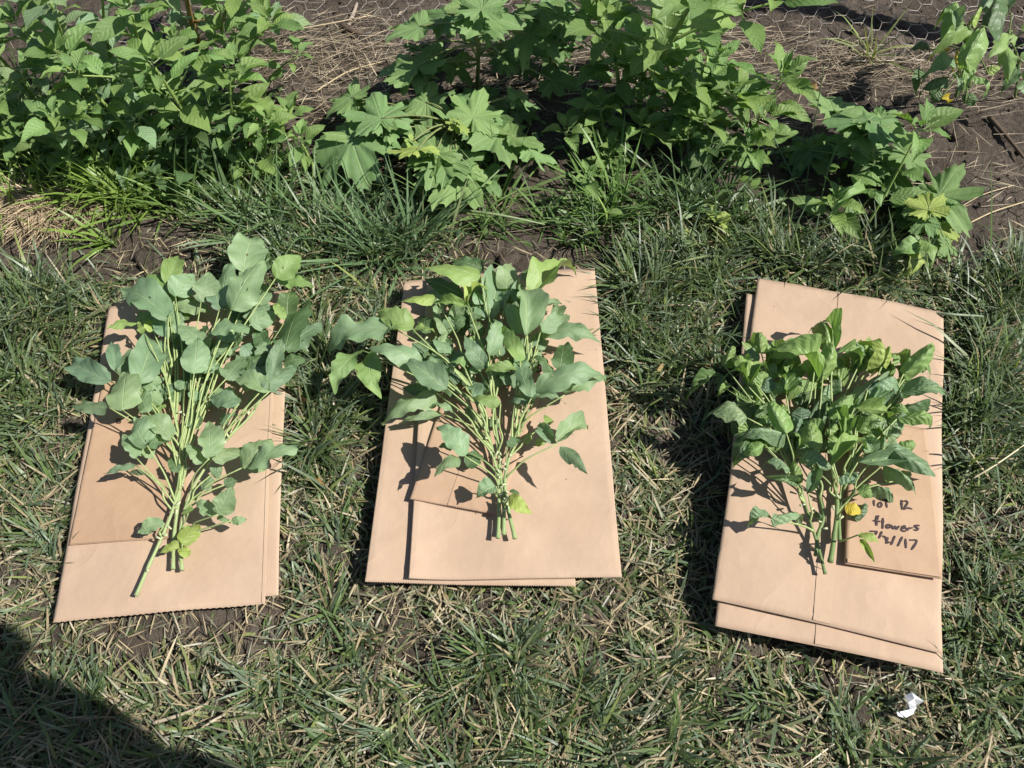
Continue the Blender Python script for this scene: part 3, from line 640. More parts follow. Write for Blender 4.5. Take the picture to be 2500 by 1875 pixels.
PW = [
 ('pigweed plant at the top left corner leaning left with a bright star of leaves', (430,330), (49,74), .30, 11, .085, 3, 'l'),
 ('pigweed plant leaning left just below the corner one, from a long stem', (400,400), (148,150), .27, 10, .09, 2, 'l'),
 ('pigweed plant with upright tip near the top edge, left of the orange-stemmed one', (420,300), (324,37), .32, 10, .085, 2, 'l'),
 ('pigweed plant whose broad leaf rosette sits in the middle of the top left weeds', (480,400), (377,164), .28, 10, .085, 3, 'l'),
 ('pigweed plant with large pale rosette at the right side of the top left weeds', (540,420), (561,188), .22, 9, .085, 2, 'l'),
 ('low pigweed plant at the lower right edge of the left weed patch', (620,440), (652,324), .10, 6, .07, 1, 'l'),
 ('small pigweed seedling standing alone on soil left of the lobed weed', (760,470), (738,352), .09, 4, .06, 0, 'l'),
 ('tiny pigweed shoot over the straw, right of the left weed patch', (640,250), (725,139), .12, 3, .055, 0, 'l'),
 ('tall pigweed plant with a thick orange-tan stem at the top edge', (512,170), (452,-90), .36, 9, .09, 3, 'g'),
 ('pigweed plant at the top right of the left weed patch beside the straw', (600,200), (664,62), .22, 8, .075, 2, 'l'),
 ('small yellow-green pigweed plant at the left edge above the dry grass clump', (200,430), (70,320), .12, 6, .065, 1, 'l'),
 ('low yellow-green pigweed plant right above the dead straw mound', (300,470), (180,385), .09, 6, .06, 1, 'l'),
 ('tall pigweed plant behind the two left-leaning ones at the top edge', (250,330), (123,5), .35, 10, .085, 3, 'g'),
 ('pigweed plant reaching over the top edge right of the orange stem', (560,160), (585,-20), .25, 8, .08, 2, 'l'),
 ('shaded pigweed plant between the tall ones at the top edge', (330,250), (250,-10), .30, 9, .08, 2, 'g'),
 ('pigweed plant cut off by the left edge of the view', (120,300), (-40,100), .28, 9, .085, 2, 'l'),
 ('dark leafy pigweed plant in the shade low in the left patch', (250,420), (230,250), .17, 8, .075, 2, 'g'),
 ('dark leafy pigweed plant in the shade under the middle rosette', (350,430), (330,300), .14, 8, .07, 2, 'g'),
 ('short dark pigweed plant at the front of the left patch near a bare soil spot', (450,470), (455,335), .12, 7, .065, 2, 'd'),
 ('pigweed plant at the left edge above the yellow-green one', (80,400), (-20,250), .18, 7, .075, 1, 'l'),
 ('dark pigweed plant beneath the large pale rosette', (560,370), (520,270), .14, 8, .07, 2, 'd'),
 ('tall pigweed plant with the thickest green stem, right of the lobed weed', (1587,300), (1705,-15), .36, 14, .13, 3, 'l'),
 ('tall thin-stemmed pigweed plant just right of the lobed weed at the top', (1520,300), (1465,-30), .32, 14, .085, 4, 'l'),
 ('low pigweed shoot stretched left over the lobed leaves', (1590,335), (1383,329), .07, 4, .065, 0, 'l'),
 ('neat pigweed rosette facing up at the foot of the thick stem', (1590,345), (1563,318), .09, 4, .068, 0, 'l'),
 ('small pigweed shoot right of the neat rosette', (1615,330), (1640,322), .08, 4, .05, 0, 'g'),
 ('pigweed plant with tall pointed leaves beside a browned leaf on the dark soil', (1800,390), (1905,200), .16, 8, .095, 1, 'l'),
 ('pigweed plant with drooping leaves in front of the pointed-leaved one', (1790,420), (1822,365), .08, 6, .07, 1, 'l'),
 ('small pigweed seedling on a long pale stem in front of the low rosettes', (1465,565), (1436,442), .09, 2, .045, 0, 'l'),
 ('pigweed plant hidden between the tall thin one and the thick-stemmed one', (1560,260), (1575,140), .2, 10, .08, 3, 'l'),
 ('pigweed plant leaning right behind the pointed-leaved one', (1640,310), (1790,235), .16, 9, .09, 2, 'l'),
 ('upright pigweed plant with willow-like leaves between the thick stem and the pointed-leaved one', (1700,330), (1745,160), .2, 11, .075, 3, 'l'),
 ('bushy low pigweed plant filling the gap right under the thick-stemmed one', (1660,370), (1690,290), .1, 9, .07, 3, 'l'),
 ('bushy low pigweed plant between the lobed weed and the neat rosette', (1480,360), (1465,270), .1, 8, .07, 3, 'l'),
 ('low pigweed plant right of the stretched shoot, its leaves over the dark gap', (1500,420), (1490,375), .05, 6, .055, 1, 'l'),
 ('shaded pigweed plant at the foot of the right group, above the long dark grass', (1680,400), (1730,370), .08, 7, .06, 1, 'd'),
 ('slim pigweed plant on bare soil toward the right, topped by a leaf star', (2110,560), (2242,325), .19, 5, .085, 0, 'l'),
 ('low pigweed rosette in the long grass under the three-lobed leaf', (2075,560), (2030,508), .06, 3, .075, 0, 'l'),
]
for i, (lab, b, t, z, n, ll, br, tn) in enumerate(PW):
    thick = 'thick' in lab
    pigweed(lab, b, t, z, int(n * 1.15), ll * 1.04, 100 + i, br, tn, rad=.0065 if thick else (.0042 if z > .2 else .0028), scol=(.42, .28, .10) if 'orange-tan' in lab else STEMG)

def hand_plant(name, label, cat, C, s, base, hub, leaves, meshes, scol, rad=.003, group=None, lobe=False, wratio=None):
    """leaves: (junction x, y, tip x, y, height, tone[, width])"""
    b = P(*C(*base), 0); root = empty(name, b, label, cat, group); h = P(*C(*hub[:2]), hub[2])
    main = [b - Vector((0, 0, .01)), b.lerp(h, .5) + Vector((.006, 0, .01)), h]
    stem_obj('stem', main, rad, rad * .6, root, scol, 7, .15)
    ml = smooth_path(main, 8); seen = []
    if lobe:
        leaves = list(leaves) + [(x, y, x + rnd.uniform(90, 150) * math.cos(a_), y + rnd.uniform(90, 150) * math.sin(a_), rnd.uniform(.02, hub[2] * .8), rnd.choice('lgg')) for x, y, a_ in [(rnd.uniform(lobe[0], lobe[2]), rnd.uniform(lobe[1], lobe[3]), rnd.uniform(0, 6.28)) for _ in range(lobe[4])]]
    for l in leaves:
        bx, by, tx, ty, z, tn = l[:6]
        j = P(*C(bx, by), z); t = P(*C(tx, ty), max(.01, z + rnd.uniform(-.03, .015)))
        if name == 'lobed_weed': t = j.lerp(t, .9)
        ln = (t - j).length
        w = l[6] * mpp(*C(bx, by), z) / s if len(l) > 6 else ln
        place_leaf(rnd.choice(meshes), j, t, w, root, tone({'l': 'c', 'g': 'e'}.get(tn, tn) if name == 'lobed_weed' else tn), rnd.uniform(-.45, .45))
        if any((q - j).length < .012 for q in seen): continue
        seen.append(j)
        k = min(len(ml) - 1, int(len(ml) * min(.95, .25 + .7 * max(0, z) / max(h.z, .01) * .9))); e = ml[k]
        mid = e.lerp(j, .5) + Vector((0, 0, .012))
        stem_obj('leaf_stalk', [e, mid, j], rad * .5, rad * .38, root, scol, 5, 0, n=5)
    return root
C5 = crop(750, 0, 2.765); C6 = crop(1350, 0, 2.765); C7 = crop(1850, 0, 2.37)
LT = 'l'
hand_plant('lobed_weed', 'tallest lobed-leaf weed, its ragged leaves reaching the top edge beside the wire netting', 'weed', C5, 2.765, (1140, 640), (1130, 110, .26),
 [(760,180,545,140,.22,'l'),(930,90,880,260,.22,'g'),(1060,40,960,-60,.27,'l'),(1100,110,1050,290,.28,'l'),(1180,60,1200,-120,.30,'l'),(1200,120,1330,260,.27,'l'),(1340,110,1500,60,.25,'l'),(1250,150,1180,310,.25,'l'),
  (1500,230,1430,450,.20,'g'),(1590,250,1790,310,.19,'l'),(740,450,650,300,.15,'l'),(750,480,590,650,.14,'l'),(760,480,915,540,.14,'l'),(1650,540,1870,570,.11,'g'),(1000,450,1110,560,.08,'g'),(1300,420,1250,500,.12,'d'),(1480,470,1560,520,.1,'d'),(620,520,540,580,.08,'d')],
 LOBE[:6], (.26, .30, .12), .0048, 'lobed-leaf weeds in the bed', lobe=(700,60,1500,420,14))
hand_plant('lobed_weed', 'lobed-leaf weed at the top edge between the tall one and the thick-stemmed pigweed', 'weed', C5, 2.765, (1620, 560), (1640, 60, .22),
 [(1590,40,1680,170,.24,'l'),(1700,180,1830,150,.2,'l'),(1640,230,1560,330,.18,'g'),(1700,60,1820,20,.24,'g'),(1560,120,1480,80,.2,'d')], LOBE[:6], (.26, .33, .12), .003, 'lobed-leaf weeds in the bed', lobe=(1520,80,1800,420,8))
hand_plant('lobed_weed', 'spreading low lobed-leaf weed with the largest leaves, nearest the lawn', 'weed', C5, 2.765, (930, 1060), (1000, 830, .10),
 [(300,660,150,630,.10,'l'),(330,690,300,800,.09,'g'),(500,800,430,600,.12,'l'),(520,800,380,900,.11,'l'),(560,830,560,980,.10,'l'),(600,720,720,740,.09,'g'),(300,930,390,1250,.09,'l'),(380,940,180,1110,.08,'l'),(800,690,1020,780,.12,'l'),
  (1120,790,1190,590,.13,'l'),(1130,790,1390,760,.12,'l'),(1100,800,1180,900,.12,'l'),(870,1020,1010,890,.10,'l'),(890,1040,670,1150,.10,'l'),(900,1040,1140,1230,.10,'l'),(1020,1170,850,1410,.08,'l'),(960,1100,900,1240,.09,'l'),
  (1300,900,1370,1120,.10,'l'),(1390,920,1560,900,.10,'g'),(1510,1010,1690,1100,.09,'l'),(1420,640,1580,740,.12,'l'),(1400,660,1380,740,.12,'l'),(1190,1190,1290,1290,.06,'g'),(740,1010,640,950,.13,'y'),(1040,850,1110,890,.14,'y'),(700,960,760,1040,.12,'y'),(1000,840,950,880,.13,'y'),
  (680,800,640,900,.07,'g'),(980,940,1080,1000,.06,'g'),(1180,1010,1100,1100,.05,'d'),(750,850,800,930,.05,'d')],
 LOBE, (.26, .30, .12), .004, 'lobed-leaf weeds in the bed', lobe=(350,640,1550,1050,22))
hand_plant('lobed_weed', 'lobed-leaf weed toward the right with a folded-up leaf, on soil beside the slim grass stalks', 'weed', C7, 2.37, (640, 1130), (640, 780, .14),
 [(690,690,590,570,.15,'l'),(640,700,750,600,.16,'g'),(700,690,850,740,.13,'g'),(600,790,650,920,.14,'l'),(590,780,470,690,.13,'l'),(650,770,730,830,.13,'l'),(560,800,520,880,.12,'g'),(690,900,740,1040,.08,'g'),(870,900,1090,1040,.09,'l'),(440,640,400,500,.10,'l'),(450,650,520,670,.10,'l'),
  (300,870,420,1010,.03,'g'),(310,860,200,980,.03,'d'),(780,1000,750,1130,.05,'d')], LOBE, (.22, .32, .12), .004, 'lobed-leaf weeds in the bed', lobe=(430,700,760,1000,8))
hand_plant('lobed_weed', 'lobed-leaf weed with flat ragged leaves over bare soil, furthest right of its kind', 'weed', C7, 2.37, (850, 1280), (950, 1180, .06),
 [(1050,1130,1240,1340,.08,'l'),(1060,1130,1180,1180,.08,'l'),(930,1140,850,1260,.08,'l'),(990,1210,950,1080,.09,'y'),(970,1280,880,1350,.07,'l'),(1000,1290,1060,1400,.06,'g'),(1090,1420,1180,1470,.05,'l'),(1060,1330,1100,1460,.05,'y'),(990,1440,1000,1570,.04,'l'),(870,1200,830,1100,.05,'d'),(940,1240,1030,1180,.05,'d')],
 LOBE, (.22, .30, .12), .003, 'lobed-leaf weeds in the bed', lobe=(850,1080,1080,1350,6))
hand_plant('soybean_plant', 'growing soybean plant with cupped curling leaves at the top right on bare soil', 'soybean plant', C7, 2.37, (1150, 560), (1200, 170, .24),
 [(1180,180,1080,10,.26,'l',150),(1150,170,1110,60,.27,'g',80),(1225,160,1030,285,.25,'l',110),(1200,350,1310,180,.24,'l',150),(1330,160,1430,30,.24,'d',130),(1300,60,1400,-20,.22,'g',90),(1240,130,1300,40,.27,'y',40),(1150,390,940,450,.18,'g',110),(1165,400,1215,505,.20,'l',110),
  (1250,440,1325,565,.18,'l',70),(1100,440,920,530,.13,'d',100),(1000,290,860,300,.13,'d',60),(1140,450,1175,525,.14,'g',70),(1230,510,1150,550,.12,'d',70),(1330,420,1400,400,.12,'y',50),(1060,570,1110,590,.08,'Y',50),(1050,350,1010,310,.16,'Y',50),(1150,350,1160,300,.18,'Y',50),(1060,520,1010,600,.07,'d',90),(1200,600,1260,540,.07,'d',80),(980,430,900,540,.09,'d',80)],
 SOY_C, (.2, .28, .1), .0032, 'soybean plants growing in the bed')
hand_plant('soybean_plant', 'growing soybean plant with flat drooping leaf trio at the right edge of the view', 'soybean plant', C7, 2.37, (1500, 560), (1450, 200, .20),
 [(1450,200,1340,330,.21,'l',90),(1440,270,1450,460,.20,'l',100),(1430,190,1490,270,.20,'l',80),(1450,60,1400,-40,.22,'g',100),(1500,400,1420,520,.1,'d',110),(1560,300,1620,380,.15,'l',110),(1560,200,1650,120,.2,'l',110),(1540,460,1590,560,.1,'g',100)],
 SOY_L, (.2, .28, .1), .003, 'soybean plants growing in the bed')
hand_plant('soybean_plant', 'small soybean plant with three spread leaflets above the long grass beyond the right bags', 'soybean plant', C7, 2.37, (700, 1250), (640, 1090, .07),
 [(635,1080,515,1000,.08,'l',85),(630,1090,440,1195,.08,'l',85),(640,1090,715,1190,.08,'l',80),(640,1080,738,1095,.08,'l',70)], SOY_L, (.2, .3, .1), .002, 'soybean plants growing in the bed')
hand_plant('soybean_plant', 'small soybean plant with dull three-lobed leaf just beyond the top of the right bag stack', 'soybean plant', C7, 2.37, (960, 1600), (930, 1400, .06),
 [(930,1400,775,1465,.07,'l',110),(925,1420,885,1595,.06,'y',100),(945,1390,1018,1515,.07,'l',80),(930,1390,900,1340,.06,'g',70)], SOY_L, (.25, .3, .1), .002, 'soybean plants growing in the bed')
hand_plant('vine_seedling', 'bright yellow-green two-lobed seedling leaf standing over dark grass', 'seedling', C6, 2.765, (1150, 1640), (1120, 1500, .05),
 [(1120,1505,1050,1440,.055,'y',90),(1120,1505,1200,1440,.055,'y',90),(1130,1500,1205,1600,.05,'y',80)], SOY_B, (.3, .4, .1), .0014, 'vine seedlings at the lawn edge')
hand_plant('vine_seedling', 'dull olive seedling with three rounded lobes left of the bright yellow one', 'seedling', C6, 2.765, (900, 1760), (920, 1620, .04),
 [(925,1610,880,1540,.045,'y',80),(925,1610,1000,1580,.045,'g',80),(920,1610,860,1660,.04,'g',80)], SOY_B, (.3, .35, .1), .0014, 'vine seedlings at the lawn edge')
hand_plant('vine_seedling', 'dark cut-leaved seedling behind the bright yellow one', 'seedling', C6, 2.765, (1010, 1500), (960, 1430, .05),
 [(960,1420,1050,1370,.05,'g',50),(950,1430,820,1430,.045,'g',60),(960,1440,850,1490,.04,'g',50),(1070,1390,1075,1420,.05,'y',30)], SOY_L, (.3, .35, .1), .0014, 'vine seedlings at the lawn edge')
# browned leaves hanging on the pigweeds -> lying on them as things of their own
def single(name, label, cat, mesh, C, s, b, t, z, w, col, roll=0.0, group=None, mat=None):
    base, tip = P(*C(*b), z), P(*C(*t), z - .006)
    d = tip - base; L = d.length; x = d / L; y = Vector((0, 0, 1)).cross(x).normalized(); zz = x.cross(y)
    Rm = Matrix.Rotation(roll, 3, x); y = Rm @ y; zz = Rm @ zz; wd = w * mpp(*C(*b), z) / s
    o = bpy.data.objects.new(name, mesh); COL.objects.link(o)
    o.matrix_basis = Matrix(((x.x * L, y.x * wd, zz.x * L, base.x), (x.y * L, y.y * wd, zz.y * L, base.y), (x.z * L, y.z * wd, zz.z * L, base.z), (0, 0, 0, 1)))
    o.color = (*col, 1); return tag(o, label, cat, group)
single('dead_leaf', 'curled tan dead leaf hanging by the pointed-leaved weed on dark soil', 'dead leaf', SOY_C[1], C6, 2.765, (1710, 580), (1795, 650), .07, 45, (.55, .36, .2))
single('dead_leaf', 'reddish brown dead leaf on the soil among the low pigweeds', 'dead leaf', SOY_C[2], C6, 2.765, (1100, 950), (1175, 985), .015, 50, (.35, .18, .1))
single('dead_leaf', 'rust coloured scrap of leaf in the grass between left and middle bags', 'dead leaf', SOY_C[3], crop(650, 700, 2.0727), 2.07, (180, 560), (215, 595), .03, 26, (.4, .2, .06))
single('dead_leaf', 'orange-brown leaf piece lower in the grass between left and middle bags', 'dead leaf', SOY_C[4], crop(650, 700, 2.0727), 2.07, (240, 970), (300, 1010), .03, 24, (.45, .24, .08))
single('dead_leaf', 'pale tan torn leaf lying between the middle and right bags', 'dead leaf', SOY_C[5], crop(1450, 650, 2.2125), 2.21, (340, 560), (385, 530), .05, 28, (.6, .42, .22))

# ------------------------------------------------------------------ wire netting lying on the soil
def netting():
    acc = ([], []); a, bseg, rowh = .033, .021, .025
    def Z(x, y): return .016 + .05 * max(0, y - 1.62) + .008 * math.sin(x * 7 + y * 5) + .006 * math.sin(x * 19)
    def W(x, y):
        x2 = x + .006 * math.sin(y * 23 + x * 6); y2 = y + .012 * math.sin(x * 5 + 1) + .004 * math.sin(x * 31)
        return Vector((x2, y2, Z(x2, y2)))
    for i in range(-27, 43):
        for j in range(0, 13):
            x0 = i * a; y0 = 1.425 + j * 2 * rowh + (i % 2) * rowh
            front = 1.50 + .05 * math.sin(x0 * 3 + .5) - .03 * (x0 < 0)
            if y0 < front: continue
            p, q = W(x0, y0), W(x0 + bseg, y0)
            pts = []
            for k in range(7):
                pts.append(p.lerp(q, k / 6) + Vector((0, .0003 * (-1) ** k, .0003 * (-1) ** k)))
            add_tube(acc, tube(pts, .00075, .00075, 4))
            for dy in (-rowh, rowh):
                e = W(x0 + a, y0 + dy)
                if y0 + dy < front and rnd.random() < .7: continue
                add_tube(acc, tube([q, q.lerp(e, .5) + Vector((0, 0, .0004)), e], .0005, .0005, 4))
    o = link('wire_netting', mesh_from('wire_netting', acc[0], acc[1]), MAT['wire'])
    tag(o, 'galvanised hexagonal chicken wire lying on the bare soil along the top edge', 'chicken wire')
netting()
def stake():
    c = Vector((1.46, 1.50, 0)); r = empty('fence_stake', c, 'rough wooden fence stake standing in the soil beyond the right edge', 'stake')
    acc = ([], []); pts = [Vector((0, 0, -.05)), Vector((.004, 0, .5)), Vector((-.003, .003, 1.1)), Vector((0, 0, 1.75))]
    v, f = tube(smooth_path(pts, 6), .033, .03, 10, .03); link('post', mesh_from('post', v, f), MAT['wood'], r)
    v, f = tube([Vector((0, 0, 1.74)), Vector((0, 0, 1.80))], .03, .006, 10); link('pointed_end', mesh_from('pointed_end', v, f), MAT['wood'], r)
stake()

# ------------------------------------------------------------------ grass
def in_poly(x, y, poly, shrink=0.0):
    cx = sum(p[0] for p in poly) / 4; cy = sum(p[1] for p in poly) / 4
    W_ = max(abs(p[0] - cx) for p in poly); k = 1 - shrink / W_
    q = [(cx + (p[0] - cx) * k, cy + (p[1] - cy) * k) for p in poly]; inside = np.ones(len(x), bool)
    for i in range(4):
        (x1, y1), (x2, y2) = q[i], q[(i + 1) % 4]; inside &= ((x2 - x1) * (y - y1) - (y2 - y1) * (x - x1)) < 0
    return inside
def blades(x, y, z, ln, az, lean, bend, w, col, roll=None, flat=False):
    n = len(x); S = np.array([0, .4, .75, 1.0]); wid = np.array([.75, 1, .62, 0])
    V = np.zeros((n, 7, 3)); px, pz = np.zeros(n), np.zeros(n); hx, hy = np.cos(az), np.sin(az); prev = 0
    roll = rng.uniform(-.6, .6, n) if roll is None else roll
    sx, sy, sz = -hy * np.cos(roll), hx * np.cos(roll), np.sin(roll)
    k = 0
    for i, s in enumerate(S):
        if i:
            th = np.minimum(lean + bend * (s + prev) / 2, 1.9); px = px + np.sin(th) * ln * (s - prev); pz = pz + np.cos(th) * ln * (s - prev)
            pz = np.maximum(pz, .002); prev = s
        cx_, cy_, cz_ = x + hx * px, y + hy * px, z + pz
        if i < 3:
            for sg in (-1, 1):
                h = w * wid[i] * .5 * sg; V[:, k] = np.stack([cx_ + sx * h, cy_ + sy * h, cz_ + sz * h], -1); k += 1
        else: V[:, k] = np.stack([cx_, cy_, cz_], -1)
    b = np.arange(n)[:, None] * 7
    T = np.array([[0, 1, 3], [0, 3, 2], [2, 3, 5], [2, 5, 4], [4, 5, 6]])
    Fc = (b[:, :, None] + T[None]).reshape(-1, 3)
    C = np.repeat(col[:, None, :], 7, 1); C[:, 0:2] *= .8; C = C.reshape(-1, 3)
    return V.reshape(-1, 3), Fc, C
def gblob(px, py, cx, cy, rx, ry): return np.exp(-(((px - cx) / rx) ** 2 + ((py - cy) / ry) ** 2))
TUFTS = [(110,750,130,90),(640,530,150,45),(840,510,110,45),(1000,600,120,30),(1530,710,110,80),(1760,660,150,60),(1960,620,180,70),(2120,670,120,60),(2420,700,120,90),(1200,1600,90,60),(1560,860,110,90),(730,640,90,70),(60,900,90,120),(760,1000,60,150),(2400,1000,100,160),(1640,600,100,60)]
BARE = [(430,585,170,55,1.0),(1330,620,150,45,1.0),(480,1525,210,38,1.1),(560,640,60,50,.6),(2060,1670,80,55,.9),(330,1590,90,50,.9),(1020,1590,80,45,.8),(120,560,120,50,.9),(430,490,120,40,.9),(1530,780,60,40,.5),(2450,560,120,60,.9),(780,1450,60,60,.4),(250,790,50,40,.7)]
BND = ([-600,0,150,260,420,520,620,760,950,1100,1250,1420,1500,1700,2000,2150,2300,2450,3200],[700,690,700,700,660,600,520,500,510,590,680,690,640,580,570,620,680,680,660])
def sample(n, xlo, xhi, ylo, yhi): return rng.uniform(xlo, xhi, n), rng.uniform(ylo, yhi, n)
G_DARK = np.array([.065, .11, .035]); G_MID = np.array([.13, .195, .068]); G_BLUE = np.array([.155, .215, .13]); G_YEL = np.array([.26, .31, .10]); TAN = np.array([.44, .36, .225]); GREY = np.array([.30, .285, .20]); OLIVE = np.array([.21, .25, .12])
def grass_colors(n, green):
    c = np.zeros((n, 3)); u = rng.random(n); isg = rng.random(n) < green; m = rng.random((n, 1))
    a = G_DARK * (1 - m) + G_MID * m; bl = rng.random(n) < .35; a[bl] = G_BLUE * (0.8 + .4 * m[bl]); yl = rng.random(n) < .12; a[yl] = G_YEL; ol = rng.random(n) < .28; a[ol] = OLIVE * (.75 + .5 * m[ol])
    t = TAN * (.75 + .5 * m); gr = rng.random(n) < .35; t[gr] = GREY * (.7 + .6 * m[gr])
    c = np.where(isg[:, None], a, t); c *= (1 + rng.normal(0, .10, (n, 1))); return np.clip(c, .02, .8), isg
def lawn():
    n = 210000; x, y = sample(n, -1.5, 1.5, .02, 1.75); px, py = proj(x, y)
    d = 1 / (1 + np.exp(-(py - np.interp(px, BND[0], BND[1])) / 22))
    for cx, cy, rx, ry, k in BARE: d *= 1 - np.clip(k * gblob(px, py, cx, cy, rx, ry) * 1.5, 0, .97)
    clump = vnoise(x, y, 17, 9) * .6 + vnoise(x, y, 45, 10) * .6; d *= np.clip(clump * 2.3 - .6, .08, 1); d *= np.where(py < 680, np.clip(vnoise(x, y, 9, 12) * 2.2 - .55, .08, 1) * .75, 1)
    tu = np.zeros(n)
    for cx, cy, rx, ry in TUFTS: tu = np.maximum(tu, gblob(px, py, cx, cy, rx, ry))
    keep = rng.random(n) < np.clip(d * .68, 0, 1); x, y, px, py, tu = x[keep], y[keep], px[keep], py[keep], tu[keep]; n = len(x)
    inside = np.zeros(n, bool); near = np.zeros(n, bool)
    for poly, zz in FOOT: inside |= in_poly(x, y, poly, .012); near |= in_poly(x, y, poly, -.05)
    sel = ~inside; x, y, px, py, tu, near = [a[sel] for a in (x, y, px, py, tu, near)]; n = len(x)
    green = np.clip(np.interp(py, [500, 800, 1200, 1500, 1875], [.88, .80, .74, .68, .66]) + .3 * tu - .25 * (vnoise(x, y, 9, 5) - .45), .2, .97)
    col, isg = grass_colors(n, green)
    ln = np.where(isg, rng.gamma(4, .0098, n) + .010, rng.gamma(4, .0085, n) + .01); ln *= 1 + .9 * tu * isg; ln = np.where(near, np.minimum(ln, .036), ln); ln = np.where(py < 620, ln * .8, ln)
    # tufts share a heading: blades fan out of clump centres
    az = rng.uniform(0, 2 * math.pi, n); flow = vnoise(x, y, 6, 6) * 12; az = np.where(rng.random(n) < .45, flow + rng.normal(0, .6, n), az)
    lean = np.where(isg, rng.uniform(.35, 1.4, n) - .3 * tu, rng.uniform(.9, 1.5, n)); bend = np.where(isg, rng.uniform(.1, 1.5, n), rng.uniform(-.1, .8, n))
    w = np.where(isg, rng.uniform(.002, .0052, n), rng.uniform(.0014, .0036, n))
    z = soil_height(x, y) + np.where(isg, 0, rng.uniform(0, .02, n)) - .002
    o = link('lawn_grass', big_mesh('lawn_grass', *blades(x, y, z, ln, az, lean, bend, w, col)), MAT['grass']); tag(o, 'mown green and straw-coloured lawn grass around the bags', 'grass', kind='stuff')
def clumps():
    """bunches of long blades that fan out from one root, in the lawn and at its edge"""
    X, Y, LN, AZ, LE, BE, W, CC = [], [], [], [], [], [], [], []
    spots = []
    for cx, cy, rx, ry in TUFTS:
        for _ in range(int(rx * ry / 1300) + 2): spots.append((rnd.gauss(cx, rx * .55), rnd.gauss(cy, ry * .55), .5 if (cy > 1300 or cy < 615) else .85))
    for _ in range(230): spots.append((rnd.uniform(-150, 2650), rnd.uniform(720, 1900), .42))
    for _ in range(22): spots.append((rnd.uniform(350, 2100), rnd.uniform(520, 660), .5))
    for cx, cy, k in spots:
        if any(gblob(cx, cy, b[0], b[1], b[2], b[3]) * b[4] > .6 for b in BARE): continue
        p = P(cx, cy, 0)
        if any(in_poly(np.array([p.x]), np.array([p.y]), poly, -.035)[0] for poly, zz in FOOT): continue
        m = rnd.randint(16, 42); head = rnd.uniform(0, 6.28); sp = rnd.uniform(.8, 3)
        for _ in range(m):
            a = head + rnd.uniform(-sp, sp); X.append(p.x + rnd.gauss(0, .008)); Y.append(p.y + rnd.gauss(0, .008)); AZ.append(a)
            LN.append(rnd.uniform(.05, .13) * (.35 + .7 * k)); LE.append(rnd.uniform(.15, .9)); BE.append(rnd.uniform(.2, 1.3)); W.append(rnd.uniform(.0022, .0046))
            c = (G_MID if rnd.random() < .5 else G_BLUE) * rnd.uniform(.75, 1.25) if rnd.random() < .9 else TAN * rnd.uniform(.7, 1.1)
            CC.append(c)
    X, Y = np.array(X), np.array(Y); z = soil_height(X, Y) - .002
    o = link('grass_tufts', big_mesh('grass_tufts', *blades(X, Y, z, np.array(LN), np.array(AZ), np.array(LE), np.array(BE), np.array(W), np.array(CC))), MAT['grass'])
    tag(o, 'long dark green grass tufts along the lawn edge', 'grass', kind='stuff')
def thatch():
    n = 42000; x, y = sample(n, -1.5, 1.5, .02, 1.5); px, py = proj(x, y)
    d = np.interp(py - np.interp(px, BND[0], BND[1]), [-120, -20, 60], [.02, .3, 1]); d *= .35 + .65 * vnoise(x, y, 14, 21)
    d = np.maximum(d, .9 * np.clip(gblob(px, py, 430, 590, 190, 60) + gblob(px, py, 110, 560, 130, 60) + gblob(px, py, 800, 560, 60, 40), 0, 1))
    k = rng.random(n) < d; x, y, px, py = x[k], y[k], px[k], py[k]; n = len(x)
    m = rng.random((n, 1)); col = np.where(rng.random((n, 1)) < .6, TAN * (.7 + .6 * m), GREY * (.6 + .7 * m)); col = col * np.where(py[:, None] < 1200, .95, 1)
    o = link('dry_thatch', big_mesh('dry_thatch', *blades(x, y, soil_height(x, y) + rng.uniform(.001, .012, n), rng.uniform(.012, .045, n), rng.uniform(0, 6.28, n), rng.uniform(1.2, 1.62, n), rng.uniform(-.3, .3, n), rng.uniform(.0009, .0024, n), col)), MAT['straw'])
    tag(o, 'dry tan clippings and dead blades lying between the green grass', 'dry grass', kind='stuff')
def straw():
    n = 60000; x, y = sample(n, -1.5, 1.7, .95, 2.2); px, py = proj(x, y)
    d = np.zeros(n)
    for cx, cy, rx, ry, k in [(830,150,190,70,1.0),(720,120,140,60,.8),(1250,190,130,60,.7),(1480,170,170,50,.7),(1750,140,180,45,.9),(2080,170,230,40,1.0),(2200,215,260,45,.7),(2450,200,120,50,.7),(740,260,110,50,.35),(1700,380,200,80,.3),(1050,400,180,90,.35),(2300,420,220,120,.14),(1800,300,150,60,.3),(900,560,300,60,.25)]:
        d = np.maximum(d, k * gblob(px, py, cx, cy, rx, ry))
    d = np.maximum(d, .04 * (py < 600)); k = rng.random(n) < d * (.5 + .7 * vnoise(x, y, 18, 31)); x, y = x[k], y[k]; n = len(x)
    az = np.where(rng.random(n) < .6, rng.normal(.12, .35, n), rng.uniform(0, 6.28, n)); m = rng.random((n, 1)); col = np.array([.56, .46, .33]) * (.5 + .65 * m)
    dk = rng.random(n) < .25; col[dk] = np.array([.16, .12, .08])
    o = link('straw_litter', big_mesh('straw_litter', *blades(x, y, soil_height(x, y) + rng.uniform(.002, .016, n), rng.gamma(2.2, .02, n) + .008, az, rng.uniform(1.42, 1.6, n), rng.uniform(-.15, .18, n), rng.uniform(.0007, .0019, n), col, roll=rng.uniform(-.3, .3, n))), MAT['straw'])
    tag(o, 'loose dry straw scattered on the brown soil behind the weeds', 'straw', kind='stuff')
